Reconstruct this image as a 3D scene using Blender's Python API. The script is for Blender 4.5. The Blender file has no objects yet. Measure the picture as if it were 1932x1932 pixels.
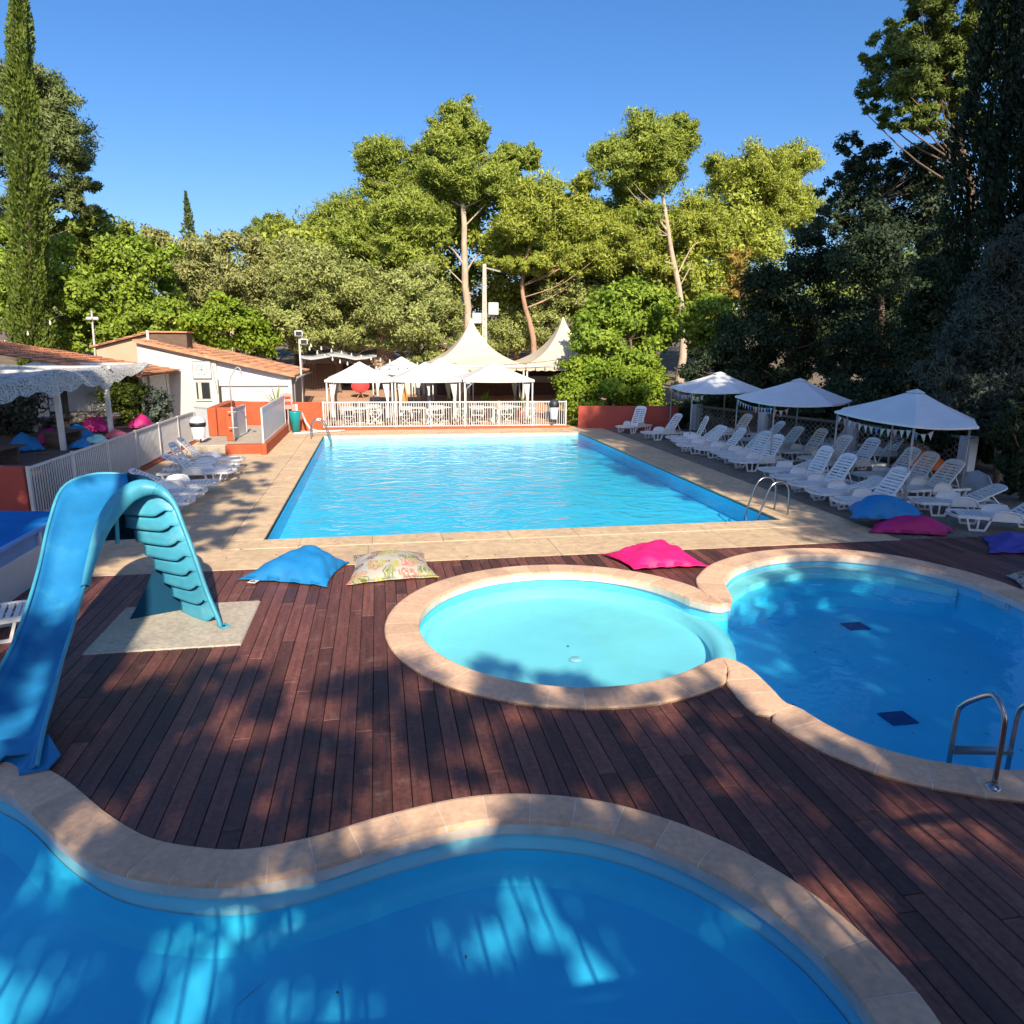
import bpy, math, random
import numpy as np
from mathutils import Vector
R = math.radians
random.seed(7)
RNG = np.random.default_rng(11)
SC = bpy.context.scene
COL = SC.collection
PI = math.pi

# ------------------------------------------------------------------ camera geometry
FPX = 1360.0; CAMZ = 3.55
PITCH = R(13.05); YAW = R(10.5); ROLL = R(.46)
cf = np.array([math.sin(YAW)*math.cos(PITCH), math.cos(YAW)*math.cos(PITCH), -math.sin(PITCH)])
_r = np.array([math.cos(YAW), -math.sin(YAW), 0.0]); _u = np.cross(_r, cf)
cr = _r*math.cos(ROLL) + _u*math.sin(ROLL); cu = _u*math.cos(ROLL) - _r*math.sin(ROLL)
CAM = np.array([0, 0, CAMZ])
def ray(px, py): return cf + cr*(px-966)/FPX - cu*(py-966)/FPX
def at(px, py, Y):                       # the point seen at a photo position (0..1932) standing at distance Y
    d = ray(px, py); return CAM + d*(Y/d[1])
def gnd(px, py, z=0.0):
    d = ray(px, py); return CAM + d*((z-CAMZ)/d[2])

# ------------------------------------------------------------------ objects
def tag(o, label=None, cat=None, group=None, kind=None):
    if label: o['label'] = label
    if cat: o['category'] = cat
    if group: o['group'] = group
    if kind: o['kind'] = kind
    return o
def thing(name, label, cat, loc=(0, 0, 0), rz=0.0, group=None):
    o = bpy.data.objects.new(name, None); COL.objects.link(o)
    o.empty_display_size = .2
    o.location = loc; o.rotation_euler = (0, 0, rz)
    return tag(o, label, cat, group)
def origin_of(o):
    v = Vector((0, 0, 0))
    while o is not None:
        v += o.location; o = o.parent
    return v
def copy_tree(o, parent=None):
    c = o.copy(); COL.objects.link(c)
    if parent is not None:
        c.parent = parent; c.matrix_parent_inverse.identity()
    for ch in list(o.children): copy_tree(ch, c)
    return c

class MB:
    """collects shapes and links them as ONE mesh object"""
    def __init__(s): s.v = []; s.f = []; s.sm = []
    def add(s, vs, fs, smooth=False):
        n = len(s.v); s.v.extend([tuple(map(float, p)) for p in vs])
        for f in fs: s.f.append(tuple(i+n for i in f)); s.sm.append(smooth)
        return s
    def box(s, c, d, rz=0.0, bev=0.0):
        cx, cy, cz = c; a, b, h = d[0]/2, d[1]/2, d[2]/2
        ca, sa = math.cos(rz), math.sin(rz)
        def P(x, y, z): return (cx+x*ca-y*sa, cy+x*sa+y*ca, cz+z)
        if bev <= 0:
            vs = [P(x, y, z) for z in (-h, h) for x, y in ((-a, -b), (a, -b), (a, b), (-a, b))]
            return s.add(vs, [(3, 2, 1, 0), (4, 5, 6, 7), (0, 1, 5, 4), (1, 2, 6, 5), (2, 3, 7, 6), (3, 0, 4, 7)])
        e = min(bev, a*.9, b*.9, h*.9)
        rings = []
        for z, i in ((-h, e), (-h+e, 0), (h-e, 0), (h, e)):
            x, y = a-i, b-i; k = e if i == 0 else e*.5
            rings.append([P(px, py, z) for px, py in ((-x+k, -y), (x-k, -y), (x, -y+k), (x, y-k), (x-k, y), (-x+k, y), (-x, y-k), (-x, -y+k))])
        vs = [p for r_ in rings for p in r_]; fs = [tuple(range(7, -1, -1)), tuple(range(24, 32))]
        for j in range(3):
            for i in range(8): fs.append((j*8+i, j*8+(i+1) % 8, j*8+8+(i+1) % 8, j*8+8+i))
        return s.add(vs, fs)
    def b2(s, x0, x1, y0, y1, z0, z1, bev=0.0):
        return s.box(((x0+x1)/2, (y0+y1)/2, (z0+z1)/2), (x1-x0, y1-y0, z1-z0), 0, bev)
    def tube(s, pts, rad, n=8, cap=True):
        pts = [Vector(p) for p in pts]; m = len(pts)
        rs = rad if hasattr(rad, '__len__') else [rad]*m
        up = None; vs = []; fs = []
        for i, p in enumerate(pts):
            t = (pts[min(i+1, m-1)]-pts[max(i-1, 0)]).normalized()
            if up is None:
                up = Vector((0, 0, 1)) if abs(t.z) < .9 else Vector((1, 0, 0))
            a = t.cross(up)
            if a.length < 1e-5: a = t.cross(Vector((0, 1, .01)))
            a.normalize(); up = a.cross(t)
            for k in range(n):
                q = 2*PI*k/n; vs.append(p+(a*math.cos(q)+up*math.sin(q))*rs[i])
        for i in range(m-1):
            for k in range(n): fs.append((i*n+k, i*n+(k+1) % n, (i+1)*n+(k+1) % n, (i+1)*n+k))
        s.add(vs, fs, True)
        if cap:
            b = len(s.v)-len(vs)
            s.f.append(tuple(b+k for k in range(n-1, -1, -1))); s.sm.append(False)
            s.f.append(tuple(b+(m-1)*n+k for k in range(n))); s.sm.append(False)
        return s
    def bar(s, p, q, w, h, up=(0, 0, 1)):
        p, q = Vector(p), Vector(q); t = (q-p).normalized(); u_ = Vector(up)
        a = t.cross(u_)
        if a.length < 1e-4: a = t.cross(Vector((1, 0, 0)))
        a.normalize(); b = a.cross(t).normalized()
        vs = []
        for c in (p, q):
            for x, y in ((-1, -1), (1, -1), (1, 1), (-1, 1)): vs.append(c+a*(x*w/2)+b*(y*h/2))
        return s.add(vs, [(3, 2, 1, 0), (4, 5, 6, 7), (0, 1, 5, 4), (1, 2, 6, 5), (2, 3, 7, 6), (3, 0, 4, 7)])
    def grid(s, P, smooth=True, closed_u=False):       # P[i][j] rows of points
        m, n = len(P), len(P[0]); vs = [p for r_ in P for p in r_]; fs = []
        for i in range(m-1):
            for j in range(n-1 + (1 if closed_u else 0)):
                fs.append((i*n+j, i*n+(j+1) % n, (i+1)*n+(j+1) % n, (i+1)*n+j))
        return s.add(vs, fs, smooth)
    def prism(s, poly, z0, z1, smooth=False):          # poly = xy list counter-clockwise
        n = len(poly); vs = [(x, y, z0) for x, y in poly]+[(x, y, z1) for x, y in poly]
        fs = [tuple(range(n-1, -1, -1)), tuple(range(n, 2*n))]
        for i in range(n): fs.append((i, (i+1) % n, n+(i+1) % n, n+i))
        return s.add(vs, fs)
    def plate(s, poly3, thick, nrm):                   # 3-D polygon with a thickness along nrm
        nrm = Vector(nrm).normalized()*thick; n = len(poly3)
        a = [Vector(p) for p in poly3]; vs = [p for p in a]+[p+nrm for p in a]
        fs = [tuple(range(n-1, -1, -1)), tuple(range(n, 2*n))]
        for i in range(n): fs.append((i, (i+1) % n, n+(i+1) % n, n+i))
        return s.add(vs, fs)
    def lathe(s, prof, n=20, c=(0, 0, 0), smooth=True):
        P = [[(c[0]+r_*math.cos(2*PI*k/n), c[1]+r_*math.sin(2*PI*k/n), c[2]+z) for k in range(n)] for r_, z in prof]
        return s.grid(P, smooth, True)
    def ball(s, c, r3, n=10, m=6):
        P = []
        for i in range(m+1):
            t = PI*i/m
            P.append([(c[0]+r3[0]*math.sin(t)*math.cos(2*PI*k/n), c[1]+r3[1]*math.sin(t)*math.sin(2*PI*k/n), c[2]-r3[2]*math.cos(t)) for k in range(n)])
        return s.grid(P, True, True)
    def build(s, name, mat, parent=None, local=False, label=None, bevel=0.0, solid=0.0, sub=0):
        me = bpy.data.meshes.new(name)
        v = s.v
        if parent is not None and not local:
            o_ = origin_of(parent); v = [(x-o_.x, y-o_.y, z-o_.z) for x, y, z in v]
        me.from_pydata(v, [], s.f); me.update()
        me.polygons.foreach_set('use_smooth', s.sm)
        me.materials.append(mat)
        o = bpy.data.objects.new(name, me); COL.objects.link(o)
        if parent is not None: o.parent = parent
        if label: o['label'] = label
        if solid:
            md = o.modifiers.new('solid', 'SOLIDIFY'); md.thickness = solid; md.offset = 0
        if sub:
            md = o.modifiers.new('sub', 'SUBSURF'); md.levels = sub; md.render_levels = sub
        if bevel:
            md = o.modifiers.new('bev', 'BEVEL'); md.width = bevel; md.segments = 2; md.limit_method = 'ANGLE'; md.angle_limit = R(40)
        return o

def np_mesh(name, v, quads, mat, parent=None, label=None):
    me = bpy.data.meshes.new(name)
    if parent is not None:
        o_ = origin_of(parent); v = v-np.array([o_.x, o_.y, o_.z])
    n = len(v); m = len(quads)
    me.vertices.add(n); me.vertices.foreach_set('co', v.astype(np.float32).ravel())
    me.loops.add(m*4); me.loops.foreach_set('vertex_index', quads.astype(np.int32).ravel())
    me.polygons.add(m); me.polygons.foreach_set('loop_start', np.arange(0, m*4, 4, dtype=np.int32))
    me.update(calc_edges=True)
    me.materials.append(mat)
    o = bpy.data.objects.new(name, me); COL.objects.link(o)
    if parent is not None: o.parent = parent
    if label: o['label'] = label
    return o

# ------------------------------------------------------------------ materials
def new_mat(name):
    m = bpy.data.materials.new(name); m.use_nodes = True
    nt = m.node_tree; nt.nodes.clear()
    out = nt.nodes.new('ShaderNodeOutputMaterial')
    return m, nt, out
def N(nt, t, **kw):
    n = nt.nodes.new(t)
    for k, v in kw.items():
        if k.startswith('i_'):
            key = k[2:]
            n.inputs[int(key) if key.isdigit() else key.replace('_', ' ')].default_value = v
        else: setattr(n, k, v)
    return n
def L(nt, a, b): nt.links.new(a, b)
def c4(c): return (c[0], c[1], c[2], 1)

def surf(name, col, rough=.6, var=.18, scale=3.0, bump=0.0, bscale=40.0, metal=0.0, spec=.5, col2=None, mottle=0.0, stretch=None, island=0.0, coat=0.0, dirt=None):
    """principled surface with procedural tone variation, fine bump and optional per-piece variation"""
    m, nt, out = new_mat(name)
    b = N(nt, 'ShaderNodeBsdfPrincipled'); b.inputs['Roughness'].default_value = rough
    b.inputs['Metallic'].default_value = metal; b.inputs['Specular IOR Level'].default_value = spec
    if coat: b.inputs['Coat Weight'].default_value = coat; b.inputs['Coat Roughness'].default_value = .15
    tc = N(nt, 'ShaderNodeTexCoord'); vec = tc.outputs['Object']
    if stretch:
        mp = N(nt, 'ShaderNodeMapping'); mp.inputs['Scale'].default_value = stretch; L(nt, vec, mp.inputs['Vector']); vec = mp.outputs['Vector']
    no = N(nt, 'ShaderNodeTexNoise'); no.inputs['Scale'].default_value = scale; no.inputs['Detail'].default_value = 6; no.inputs['Roughness'].default_value = .62
    L(nt, vec, no.inputs['Vector'])
    cr_ = N(nt, 'ShaderNodeValToRGB')
    lo = [max(0, x*(1-var)) for x in col]; hi = [min(1, x*(1+var)) for x in (col2 or col)]
    cr_.color_ramp.elements[0].position = .3; cr_.color_ramp.elements[1].position = .7
    cr_.color_ramp.elements[0].color = c4(lo); cr_.color_ramp.elements[1].color = c4(hi)
    L(nt, no.outputs['Fac'], cr_.inputs['Fac']); colout = cr_.outputs['Color']
    if island:
        ge = N(nt, 'ShaderNodeNewGeometry'); mr = N(nt, 'ShaderNodeMapRange'); mr.inputs['To Min'].default_value = 1-island; mr.inputs['To Max'].default_value = 1+island
        L(nt, ge.outputs['Random Per Island'], mr.inputs['Value'])
        mx = N(nt, 'ShaderNodeVectorMath', operation='SCALE'); L(nt, colout, mx.inputs[0]); L(nt, mr.outputs['Result'], mx.inputs['Scale']); colout = mx.outputs['Vector']
    if mottle:
        n2 = N(nt, 'ShaderNodeTexNoise'); n2.inputs['Scale'].default_value = scale*9; n2.inputs['Detail'].default_value = 8; L(nt, tc.outputs['Object'], n2.inputs['Vector'])
        mr2 = N(nt, 'ShaderNodeMapRange'); mr2.inputs['From Min'].default_value = .3; mr2.inputs['From Max'].default_value = .7
        mr2.inputs['To Min'].default_value = 1-mottle; mr2.inputs['To Max'].default_value = 1+mottle; L(nt, n2.outputs['Fac'], mr2.inputs['Value'])
        mx2 = N(nt, 'ShaderNodeVectorMath', operation='SCALE'); L(nt, colout, mx2.inputs[0]); L(nt, mr2.outputs['Result'], mx2.inputs['Scale']); colout = mx2.outputs['Vector']
    if dirt:
        n3 = N(nt, 'ShaderNodeTexNoise'); n3.inputs['Scale'].default_value = dirt[1]; n3.inputs['Detail'].default_value = 9; n3.inputs['Roughness'].default_value = .7; L(nt, tc.outputs['Object'], n3.inputs['Vector'])
        r3 = N(nt, 'ShaderNodeMapRange'); r3.inputs['From Min'].default_value = .55; r3.inputs['From Max'].default_value = .75; r3.inputs['To Max'].default_value = dirt[2]; L(nt, n3.outputs['Fac'], r3.inputs['Value'])
        mm = N(nt, 'ShaderNodeMix', data_type='RGBA'); mm.inputs['B'].default_value = c4(dirt[0]); L(nt, r3.outputs['Result'], mm.inputs['Factor']); L(nt, colout, mm.inputs['A']); colout = mm.outputs['Result']
    L(nt, colout, b.inputs['Base Color'])
    if bump:
        nb = N(nt, 'ShaderNodeTexNoise'); nb.inputs['Scale'].default_value = bscale; nb.inputs['Detail'].default_value = 5; L(nt, vec, nb.inputs['Vector'])
        bp = N(nt, 'ShaderNodeBump'); bp.inputs['Strength'].default_value = 1.0; bp.inputs['Distance'].default_value = bump; L(nt, nb.outputs['Fac'], bp.inputs['Height']); L(nt, bp.outputs['Normal'], b.inputs['Normal'])
    L(nt, b.outputs['BSDF'], out.inputs['Surface'])
    return m

def leaf_mat(name, c1, c2, c3=None, trans=.22, rough=.55):
    """each leaf takes a colour of its own from the kind's range, drifting from bough to bough"""
    m, nt, out = new_mat(name)
    ge = N(nt, 'ShaderNodeNewGeometry')
    cr_ = N(nt, 'ShaderNodeValToRGB'); e = cr_.color_ramp.elements
    e[0].color = c4(c1); e[1].color = c4(c2)
    if c3: x = e.new(.86); x.color = c4(c2); e[-1].color = c4(c3)
    tc = N(nt, 'ShaderNodeTexCoord'); no = N(nt, 'ShaderNodeTexNoise'); no.inputs['Scale'].default_value = .9; no.inputs['Detail'].default_value = 3
    L(nt, tc.outputs['Object'], no.inputs['Vector'])
    ma = N(nt, 'ShaderNodeMath', operation='MULTIPLY_ADD'); ma.inputs[1].default_value = .55; L(nt, ge.outputs['Random Per Island'], ma.inputs[0])
    mr = N(nt, 'ShaderNodeMapRange'); mr.inputs['From Min'].default_value = .3; mr.inputs['From Max'].default_value = .7; mr.inputs['To Max'].default_value = .45; L(nt, no.outputs['Fac'], mr.inputs['Value'])
    L(nt, mr.outputs['Result'], ma.inputs[2]); L(nt, ma.outputs['Value'], cr_.inputs['Fac'])
    b = N(nt, 'ShaderNodeBsdfPrincipled'); b.inputs['Roughness'].default_value = rough; b.inputs['Specular IOR Level'].default_value = .3
    L(nt, cr_.outputs['Color'], b.inputs['Base Color'])
    t = N(nt, 'ShaderNodeBsdfTranslucent'); L(nt, cr_.outputs['Color'], t.inputs['Color'])
    mx = N(nt, 'ShaderNodeMixShader'); mx.inputs['Fac'].default_value = trans
    L(nt, b.outputs['BSDF'], mx.inputs[1]); L(nt, t.outputs['BSDF'], mx.inputs[2]); L(nt, mx.outputs['Shader'], out.inputs['Surface'])
    return m

def water_mat(name, tint, scale, dist, detail=2.0, stretch=(1, 1, 1), sc2=None, d2=0.0, ior=1.33):
    m, nt, out = new_mat(name)
    tc = N(nt, 'ShaderNodeTexCoord'); mp = N(nt, 'ShaderNodeMapping'); mp.inputs['Scale'].default_value = stretch
    L(nt, tc.outputs['Object'], mp.inputs['Vector'])
    no = N(nt, 'ShaderNodeTexNoise'); no.inputs['Scale'].default_value = scale; no.inputs['Detail'].default_value = detail; no.inputs['Distortion'].default_value = .8
    L(nt, mp.outputs['Vector'], no.inputs['Vector'])
    bp = N(nt, 'ShaderNodeBump'); bp.inputs['Strength'].default_value = 1; bp.inputs['Distance'].default_value = dist; L(nt, no.outputs['Fac'], bp.inputs['Height'])
    nrm = bp.outputs['Normal']
    if sc2:
        n2 = N(nt, 'ShaderNodeTexNoise'); n2.inputs['Scale'].default_value = sc2; n2.inputs['Detail'].default_value = 1; L(nt, tc.outputs['Object'], n2.inputs['Vector'])
        b2_ = N(nt, 'ShaderNodeBump'); b2_.inputs['Strength'].default_value = 1; b2_.inputs['Distance'].default_value = d2; L(nt, n2.outputs['Fac'], b2_.inputs['Height']); L(nt, nrm, b2_.inputs['Normal']); nrm = b2_.outputs['Normal']
    fr = N(nt, 'ShaderNodeFresnel'); L(nt, nrm, fr.inputs['Normal'])
    ge = N(nt, 'ShaderNodeNewGeometry'); mi = N(nt, 'ShaderNodeMapRange'); mi.inputs['To Min'].default_value = ior; mi.inputs['To Max'].default_value = 1/ior   # the same reflectance from above and below
    L(nt, ge.outputs['Backfacing'], mi.inputs['Value']); L(nt, mi.outputs['Result'], fr.inputs['IOR'])
    gl = N(nt, 'ShaderNodeBsdfGlossy'); gl.inputs['Roughness'].default_value = .015; L(nt, nrm, gl.inputs['Normal'])
    tr = N(nt, 'ShaderNodeBsdfTransparent'); tr.inputs['Color'].default_value = c4(tint)
    mx = N(nt, 'ShaderNodeMixShader'); L(nt, fr.outputs['Fac'], mx.inputs['Fac']); L(nt, tr.outputs['BSDF'], mx.inputs[1]); L(nt, gl.outputs['BSDF'], mx.inputs[2])
    L(nt, mx.outputs['Shader'], out.inputs['Surface'])
    return m

M = {}
M['deckwood'] = surf('deck_wood', (.124, .044, .032), .55, .35, 2.2, .0016, 60, island=.5, stretch=(9, .6, 1), mottle=.28, dirt=((.30, .20, .15), 4, .42))
M['underdeck'] = surf('underdeck', (.012, .010, .010), .9)
M['beige'] = surf('beige_concrete', (.58, .42, .265), .85, .14, .7, .004, 90, mottle=.17, island=.05, dirt=((.30, .22, .16), 1.1, .45))
M['beigejoint'] = surf('beige_joint', (.30, .22, .15), .9)
M['coping'] = surf('coping_stone', (.66, .43, .285), .75, .14, 2.0, .003, 60, island=.13, mottle=.12, dirt=((.34, .24, .19), 4, .45))
M['grout'] = surf('grout', (.70, .60, .52), .9)
M['liner'] = surf('pool_liner', (.075, .66, .94), .5, .05, .5)
M['linershade'] = surf('pool_liner_deep', (.085, .60, .94), .5, .08, .6)
M['linerpale'] = surf('pool_liner_pale', (.40, .76, .78), .5, .10, .9)
M['linerwhite'] = surf('pool_tile_band', (.62, .80, .84), .5, .05, 2)
M['ground'] = surf('earth', (.165, .125, .085), .95, .3, .8, .02, 12, mottle=.3, dirt=((.30, .24, .15), .7, .6))
M['gravel'] = surf('sandy_gravel', (.20, .165, .13), .95, .22, 1.4, .012, 55, mottle=.3, dirt=((.10, .085, .06), 2.0, .6))
M['terrace'] = surf('terrace_paving', (.46, .27, .17), .85, .2, 1.2, .004, 40, mottle=.15)
M['slab'] = surf('grey_slab', (.42, .37, .30), .85, .14, 2, .003, 80, mottle=.2, dirt=((.22, .19, .16), 3, .5))
M['white'] = surf('white_paint', (.60, .60, .585), .45, .05, 3)
M['whitemetal'] = surf('white_metal', (.62, .62, .61), .35, .05, 3)
M['plastic'] = surf('white_plastic', (.80, .80, .80), .38, .06, 4, dirt=((.52, .50, .47), 6, .35))
M['plaster'] = surf('white_plaster', (.60, .58, .54), .9, .08, 1.2, .004, 40, dirt=((.40, .36, .30), .9, .55))
M['plasterpeach'] = surf('peach_plaster', (.52, .36, .25), .9, .08, 1.5, .003, 40)
M['orange'] = surf('orange_render', (.44, .095, .038), .9, .16, 1.5, .006, 45, mottle=.10, dirt=((.20, .06, .04), 1.4, .7))
M['red'] = surf('dull_red_render', (.40, .075, .055), .9, .15, 1.2, .005, 45, dirt=((.18, .06, .05), 1.5, .5))
M['tile'] = surf('roof_tile', (.50, .235, .125), .85, .3, 3, .004, 40, island=.35, mottle=.25, dirt=((.55, .45, .33), 2.5, .6))
M['tile2'] = surf('roof_tile_orange', (.42, .175, .085), .85, .25, 3, .004, 40, island=.32, mottle=.2)
M['canvas'] = surf('white_canvas', (.60, .595, .58), .8, .04, 2, .002, 200)
M['cream'] = surf('cream_canvas', (.56, .485, .38), .75, .05, 1, .002, 100)
M['bluecanvas'] = surf('pale_canvas', (.86, .87, .88), .8, .05, 2, .002, 200)
M['pole'] = surf('grey_pole', (.42, .40, .38), .45, .1, 4)
M['steel'] = surf('stainless', (.42, .42, .44), .24, .05, 6, metal=1.0)
M['slideblue'] = surf('slide_fibreglass', (.058, .31, .45), .48, .16, 2.4, .0015, 30, coat=.10, col2=(.055, .34, .48), dirt=((.20, .46, .53), 3.0, .6))
M['slideshade'] = surf('slide_painted_shade', (.006, .045, .095), .9, .1, 3, spec=.1)  # navy tone with the slide's shade put into the colour
M['slidechute'] = surf('slide_chute', (.016, .19, .44), .42, .16, 2.4, .0015, 30, coat=.12, dirt=((.06, .33, .47), 2.2, .5))
M['bagblue'] = surf('blue_bag', (.010, .20, .50), .62, .12, 4, .006, 14)
M['bagpink'] = surf('pink_bag', (.72, .010, .16), .6, .12, 4, .006, 14)
M['bagmagenta'] = surf('magenta_bag', (.42, .008, .14), .6, .15, 4, .006, 14)
M['bagpurple'] = surf('purple_bag', (.075, .062, .36), .5, .2, 4, .008, 14)
M['bagcoral'] = surf('coral_bag', (.75, .16, .18), .6, .1, 4)
M['bagmint'] = surf('mint_bag', (.35, .68, .62), .6, .1, 4)
M['bagorange'] = surf('orange_bag', (.75, .17, .03), .6, .15, 4, .006, 12)
M['darkwood'] = surf('wood_painted_shade', (.13, .085, .06), .8, .3, 3, .002, 50, stretch=(1, 1, 6))
M['stone'] = surf('field_stone', (.27, .235, .20), .9, .3, 3, .02, 9, island=.3, mottle=.2)
M['bark'] = surf('bark_brown', (.16, .11, .08), .95, .35, 6, .02, 18, stretch=(1, 1, .3))
M['barkpale'] = surf('bark_pale', (.50, .39, .30), .95, .25, 5, .02, 18, stretch=(1, 1, .3))
M['barkred'] = surf('bark_reddish', (.42, .25, .17), .95, .3, 5, .02, 18, stretch=(1, 1, .3))
M['concrete'] = surf('pole_concrete', (.52, .48, .40), .9, .1, 3, .003, 40)
M['boxgrey'] = surf('grey_box', (.55, .60, .60), .5, .05, 3)
M['panelgrey'] = surf('grey_panel', (.60, .63, .68), .4, .06, 2)
M['black'] = surf('black_plastic', (.015, .015, .017), .5)
M['binlid'] = surf('bin_dark', (.03, .035, .05), .45)
M['binblue'] = surf('bin_body', (.45, .53, .62), .5, .05, 3)
M['teal'] = surf('teal_glaze', (.010, .30, .34), .3, .08, 3)
M['greydoor'] = surf('grey_boards', (.27, .27, .27), .7, .12, 3, .002, 40, stretch=(6, 6, .5))
M['glassdark'] = surf('dark_pane', (.03, .035, .04), .08, .1, 2)
M['curtain'] = surf('pale_curtain', (.55, .52, .47), .9)
M['ink'] = surf('grey_ink', (.16, .18, .20), .6)
M['redfabric'] = surf('red_fabric', (.75, .035, .035), .7, .12, 8)
M['tankblue'] = surf('tank_blue', (.004, .17, .52), .8, .1, 2, spec=.15)
M['tankpanel'] = surf('tank_panel_blue', (.10, .30, .68), .35, .15, 2)
M['tankwhite'] = surf('tank_white', (.66, .66, .66), .5, .06, 2, dirt=((.42, .42, .42), 2, .4))
M['redplastic'] = surf('red_plastic', (.72, .05, .02), .4)
M['rope'] = surf('cable_dark', (.05, .05, .045), .7)
M['bulb'] = surf('bulb_glass', (.80, .79, .72), .15)
M['hose'] = surf('pale_hose', (.55, .55, .52), .5)
M['wicker'] = surf('wicker', (.60, .33, .12), .8, .3, 20)
M['greyfabric'] = surf('grey_fabric', (.36, .37, .39), .85)
M['drain'] = surf('drain_grate', (.015, .05, .22), .5, .1, 20)
M['flagwhite'] = surf('flag_white', (.55, .55, .57), .8)
M['flagblue'] = surf('flag_blue', (.06, .22, .55), .8)
M['flagpink'] = surf('flag_pink', (.62, .30, .38), .8)
M['flaggreen'] = surf('flag_green', (.40, .58, .46), .8)
M['signred'] = surf('sign_pink', (.70, .30, .26), .6)

# patterned bag: leafy print, laid over the cloth
def floral():
    m, nt, out = new_mat('leaf_print')
    tc = N(nt, 'ShaderNodeTexCoord')
    no = N(nt, 'ShaderNodeTexNoise'); no.inputs['Scale'].default_value = 5; L(nt, tc.outputs['Object'], no.inputs['Vector'])
    va = N(nt, 'ShaderNodeVectorMath', operation='MULTIPLY_ADD'); va.inputs[1].default_value = (.35, .35, .35); L(nt, no.outputs['Color'], va.inputs[0]); L(nt, tc.outputs['Object'], va.inputs[2])
    vo = N(nt, 'ShaderNodeTexVoronoi'); vo.inputs['Scale'].default_value = 4.2; L(nt, va.outputs['Vector'], vo.inputs['Vector'])
    wv = N(nt, 'ShaderNodeTexWave'); wv.inputs['Scale'].default_value = 6.0; wv.inputs['Distortion'].default_value = 9; wv.inputs['Detail'].default_value = 1.5; L(nt, va.outputs['Vector'], wv.inputs['Vector'])
    cr_ = N(nt, 'ShaderNodeValToRGB'); e = cr_.color_ramp.elements; cr_.color_ramp.interpolation = 'CONSTANT'
    e[0].position = 0; e[0].color = (.38, .36, .05, 1); e[1].position = .30; e[1].color = (.16, .10, .05, 1)
    for p, c in ((.5, (.42, .22, .05)), (.68, (.20, .23, .05)), (.84, (.48, .20, .14))): x = e.new(p); x.color = c4(c)
    se = N(nt, 'ShaderNodeSeparateColor'); L(nt, vo.outputs['Color'], se.inputs[0]); L(nt, se.outputs[0], cr_.inputs['Fac'])
    mr = N(nt, 'ShaderNodeMapRange'); mr.inputs['From Min'].default_value = .30; mr.inputs['From Max'].default_value = .36; L(nt, wv.outputs['Fac'], mr.inputs['Value'])
    d2 = N(nt, 'ShaderNodeMapRange'); d2.inputs['From Min'].default_value = .62; d2.inputs['From Max'].default_value = .55; L(nt, vo.outputs['Distance'], d2.inputs['Value'])
    mu = N(nt, 'ShaderNodeMath', operation='MULTIPLY'); L(nt, mr.outputs['Result'], mu.inputs[0]); L(nt, d2.outputs['Result'], mu.inputs[1])
    mx = N(nt, 'ShaderNodeMix', data_type='RGBA'); mx.inputs['A'].default_value = (.44, .41, .36, 1); L(nt, mu.outputs['Value'], mx.inputs['Factor']); L(nt, cr_.outputs['Color'], mx.inputs['B'])
    b = N(nt, 'ShaderNodeBsdfPrincipled'); b.inputs['Roughness'].default_value = .7; L(nt, mx.outputs['Result'], b.inputs['Base Color']); L(nt, b.outputs['BSDF'], out.inputs['Surface'])
    return m
M['floral'] = floral()

def netting():
    m, nt, out = new_mat('shade_net')
    tc = N(nt, 'ShaderNodeTexCoord'); vo = N(nt, 'ShaderNodeTexNoise'); vo.inputs['Scale'].default_value = 24; vo.inputs['Detail'].default_value = 3; L(nt, tc.outputs['Object'], vo.inputs['Vector'])
    mr = N(nt, 'ShaderNodeMapRange'); mr.inputs['From Min'].default_value = .42; mr.inputs['From Max'].default_value = .46; L(nt, vo.outputs['Fac'], mr.inputs['Value'])
    b = N(nt, 'ShaderNodeBsdfPrincipled'); b.inputs['Base Color'].default_value = (.50, .50, .48, 1); b.inputs['Roughness'].default_value = .8
    t = N(nt, 'ShaderNodeBsdfTransparent'); mx = N(nt, 'ShaderNodeMixShader')
    L(nt, mr.outputs['Result'], mx.inputs['Fac']); L(nt, t.outputs['BSDF'], mx.inputs[1]); L(nt, b.outputs['BSDF'], mx.inputs[2]); L(nt, mx.outputs['Shader'], out.inputs['Surface'])
    return m
M['net'] = netting()

# leaves
M['l_pine'] = leaf_mat('needles_sunny', (.15, .215, .034), (.36, .42, .065), (.55, .54, .10))
M['l_pineyel'] = leaf_mat('needles_yellow', (.19, .25, .034), (.43, .47, .070), (.60, .56, .10))
M['l_pinedk'] = leaf_mat('needles_dark', (.05, .09, .03), (.13, .17, .05), (.20, .22, .06))
M['l_pinegrey'] = leaf_mat('needles_greyish', (.095, .135, .045), (.22, .265, .085), (.36, .36, .10))
M['l_cyp'] = leaf_mat('cypress_scales', (.055, .095, .016), (.19, .25, .038), (.28, .33, .06), .25)
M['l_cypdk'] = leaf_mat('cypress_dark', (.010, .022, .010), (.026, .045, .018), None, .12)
M['l_green'] = leaf_mat('leaves_bright', (.115, .200, .022), (.33, .43, .050), (.48, .54, .08), .25)
M['l_mid'] = leaf_mat('leaves_mid', (.10, .155, .024), (.27, .33, .048), (.42, .42, .08), .22)
M['l_olive'] = leaf_mat('leaves_olive', (.17, .205, .060), (.42, .46, .14), (.56, .57, .22), .18)
M['l_grey'] = leaf_mat('leaves_greygreen', (.17, .185, .065), (.38, .385, .13), (.52, .47, .20), .18)
M['l_fig'] = leaf_mat('leaves_fig', (.105, .200, .020), (.32, .43, .050), (.60, .60, .10), .28)
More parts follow.
